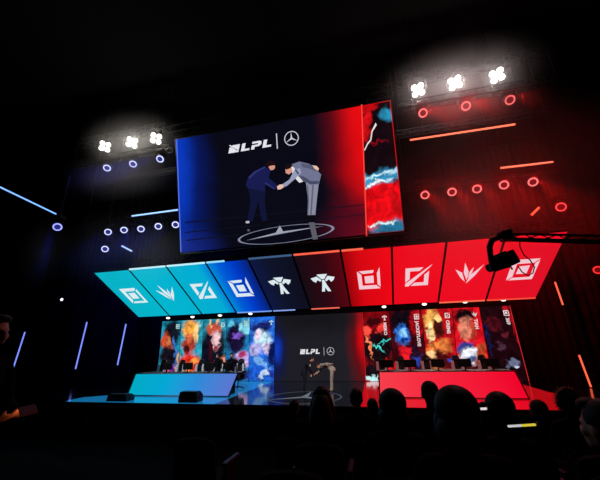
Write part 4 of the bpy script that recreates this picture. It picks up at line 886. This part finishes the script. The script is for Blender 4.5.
# ------------------------------------------------------------------ light
def haze(c, rad, dens, label, g=0.):
    """a drifting puff of stage haze, thickest at its middle."""
    m = bpy.data.materials.new('stage_haze'); m.use_nodes = True; nt = m.node_tree; nt.nodes.remove(nt.nodes['Principled BSDF']); N = nt.nodes.new; L = nt.links.new
    v = N('ShaderNodeVolumeScatter'); v.inputs['Anisotropy'].default_value = g; tc = N('ShaderNodeTexCoord'); ln = N('ShaderNodeVectorMath'); ln.operation = 'LENGTH'; L(tc.outputs['Object'], ln.inputs[0])
    a = N('ShaderNodeMapRange'); a.inputs[1].default_value = 0; a.inputs[2].default_value = 1; a.inputs[3].default_value = 1; a.inputs[4].default_value = 0; L(ln.outputs['Value'], a.inputs[0])
    p_ = N('ShaderNodeMath'); p_.operation = 'POWER'; p_.inputs[1].default_value = 2.2; L(a.outputs[0], p_.inputs[0]); k = N('ShaderNodeMath'); k.operation = 'MULTIPLY'; k.inputs[1].default_value = dens; L(p_.outputs[0], k.inputs[0])
    L(k.outputs[0], v.inputs['Density']); L(v.outputs[0], nt.nodes['Material Output'].inputs['Volume'])
    o = link('smoke_haze', ell(B(), (0, 0, 0), (1, 1, 1), None, 24, 16), m); o.location = c; o.scale = rad if isinstance(rad, tuple) else (rad,)*3
    return tag(o, label, 'haze', kind='stuff')
for a, b in LB: p = onY(a, b, YF-.3); lamp('POINT', p, (255, 246, 232), 42, rad=.08)
for a, b in RB: p = onY(a, b, YF-.3); lamp('POINT', p, (255, 240, 236), 52, rad=.08)
c = onY(132, 142, YF-.3); haze(c, (2.7, 1.5, 1.5), .32, 'grey haze standing in for lens glare around the white blinders above the blue lights')  # this puff and the next imitate lens glare around the blinders
c = onY(456, 83, YF-.3); haze(c, (3.2, 1.6, 1.6), .38, 'grey haze standing in for lens glare around the white blinders above the red lights')
for i, (a, b) in enumerate(GL): p = onY(a, b, YF); lamp('SPOT', p+Vector((0, -.25, -.05)), (40, 50, 255), 260, p+Vector((-5, -1.5, -2.2)), 34, .9)
haze(onY(128, 176, YF-.5), (3.2, 1.5, 1.2), .34, 'blue haze drifting below the upper blue ring spots')
for i, (a, b) in enumerate(GR): p = onY(a, b, YF); lamp('POINT', p+Vector((0, -.3, 0)), (255, 20, 30), (16, 16, 4)[i], rad=.08); lamp('SPOT', p+Vector((0, -.25, -.05)), (255, 20, 20), 300, p+Vector((4, -1, -2.5)), 70, .9)
haze(onY(458, 112, YF-.4), (3.0, 1.2, 1.0), .2, 'red haze around the upper red ring spots')
for a, b in RL: p = onY(a, b, YR); lamp('SPOT', p+Vector((0, -.25, -.05)), (40, 60, 255), 120, p+Vector((-3, -.5, -2.4)), 36, .9)
haze(onY(125, 246, YR-.5), (4.2, 1.6, 2.2), .22, 'faint blue haze under the lower blue ring spots')
for a, b in RR: p = onY(a, b, YR); lamp('SPOT', p+Vector((0, -.25, -.05)), (255, 20, 20), 330, p+Vector((2.2, -.6, -3.2)), 60, .9); lamp('POINT', p+Vector((0, -.3, 0)), (255, 20, 20), 14, rad=.1)
haze(onY(490, 190, YR-.5), (6.5, 1.9, 4.6), .17, 'dark red haze under the lower red ring spots')
p = onY(57.5, 227, -8.3); lamp('SPOT', p+Vector((0, -.2, -.1)), (40, 60, 255), 100, p+Vector((-.3, 0, -4)), 24, .9)
haze(p+Vector((-.1, -.2, -1.0)), (.9, .8, 1.7), .25, 'faint blue haze below the ring spot on the side bar')
for x, c in ((-14, (30, 50, 255)), (-8, (30, 50, 255)), (8, (255, 16, 16)), (13, (255, 16, 16))): lamp('SPOT', (x*.8, -2.2, 8.5), c, 2000 if x > 0 else 900, (x, 2.5, 6), 90, 1.)
lamp('SPOT', (8, -5.9, 6.9), (255, 20, 24), 2600, (4.95, -12.4, 1.1), 10, .8)
for a, b in zip(wx, wy): p = onY(a, b, -1.2); lamp('SPOT', p+Vector((0, -.02, -.1)), (255, 248, 236), 120, (p.x, -3.0, .8), 60, .6)
lamp('SPOT', (-4.5, -13.5, 10.5), (245, 248, 255), 5000, (-4.6, -2.9, .9), 22, .5)  # unseen front spots added to lighten the chairs at both desks
lamp('SPOT', (6.5, -13.5, 10.5), (255, 200, 195), 1800, (5.2, -2.7, .9), 22, .5)
# unseen spots added high above the audience to brighten the two men
lamp('SPOT', (6.5, -13.5, 10.5), (255, 240, 225), 5500, (.95, ya, .9), 9, .6)
lamp('SPOT', (-4.5, -13.5, 10.5), (255, 240, 230), 2500, (.6, ya, .9), 8, .6)

w = bpy.data.worlds.new('world'); bpy.context.scene.world = w; w.use_nodes = True; nt = w.node_tree
nt.nodes['Background'].inputs[0].default_value = (0.0003, 0.0003, 0.0004, 1); nt.nodes['Background'].inputs[1].default_value = 1.
sc = bpy.context.scene
sc.view_settings.view_transform = 'Standard'; sc.view_settings.look = 'None'; sc.view_settings.exposure = 0; sc.view_settings.gamma = 1; sc.view_settings.use_curve_mapping = False
sc.cycles.use_denoising = True; sc.cycles.max_bounces = 6; sc.cycles.volume_bounces = 0; sc.cycles.diffuse_bounces = 2; sc.cycles.glossy_bounces = 3
sc.cycles.caustics_reflective = False; sc.cycles.caustics_refractive = False
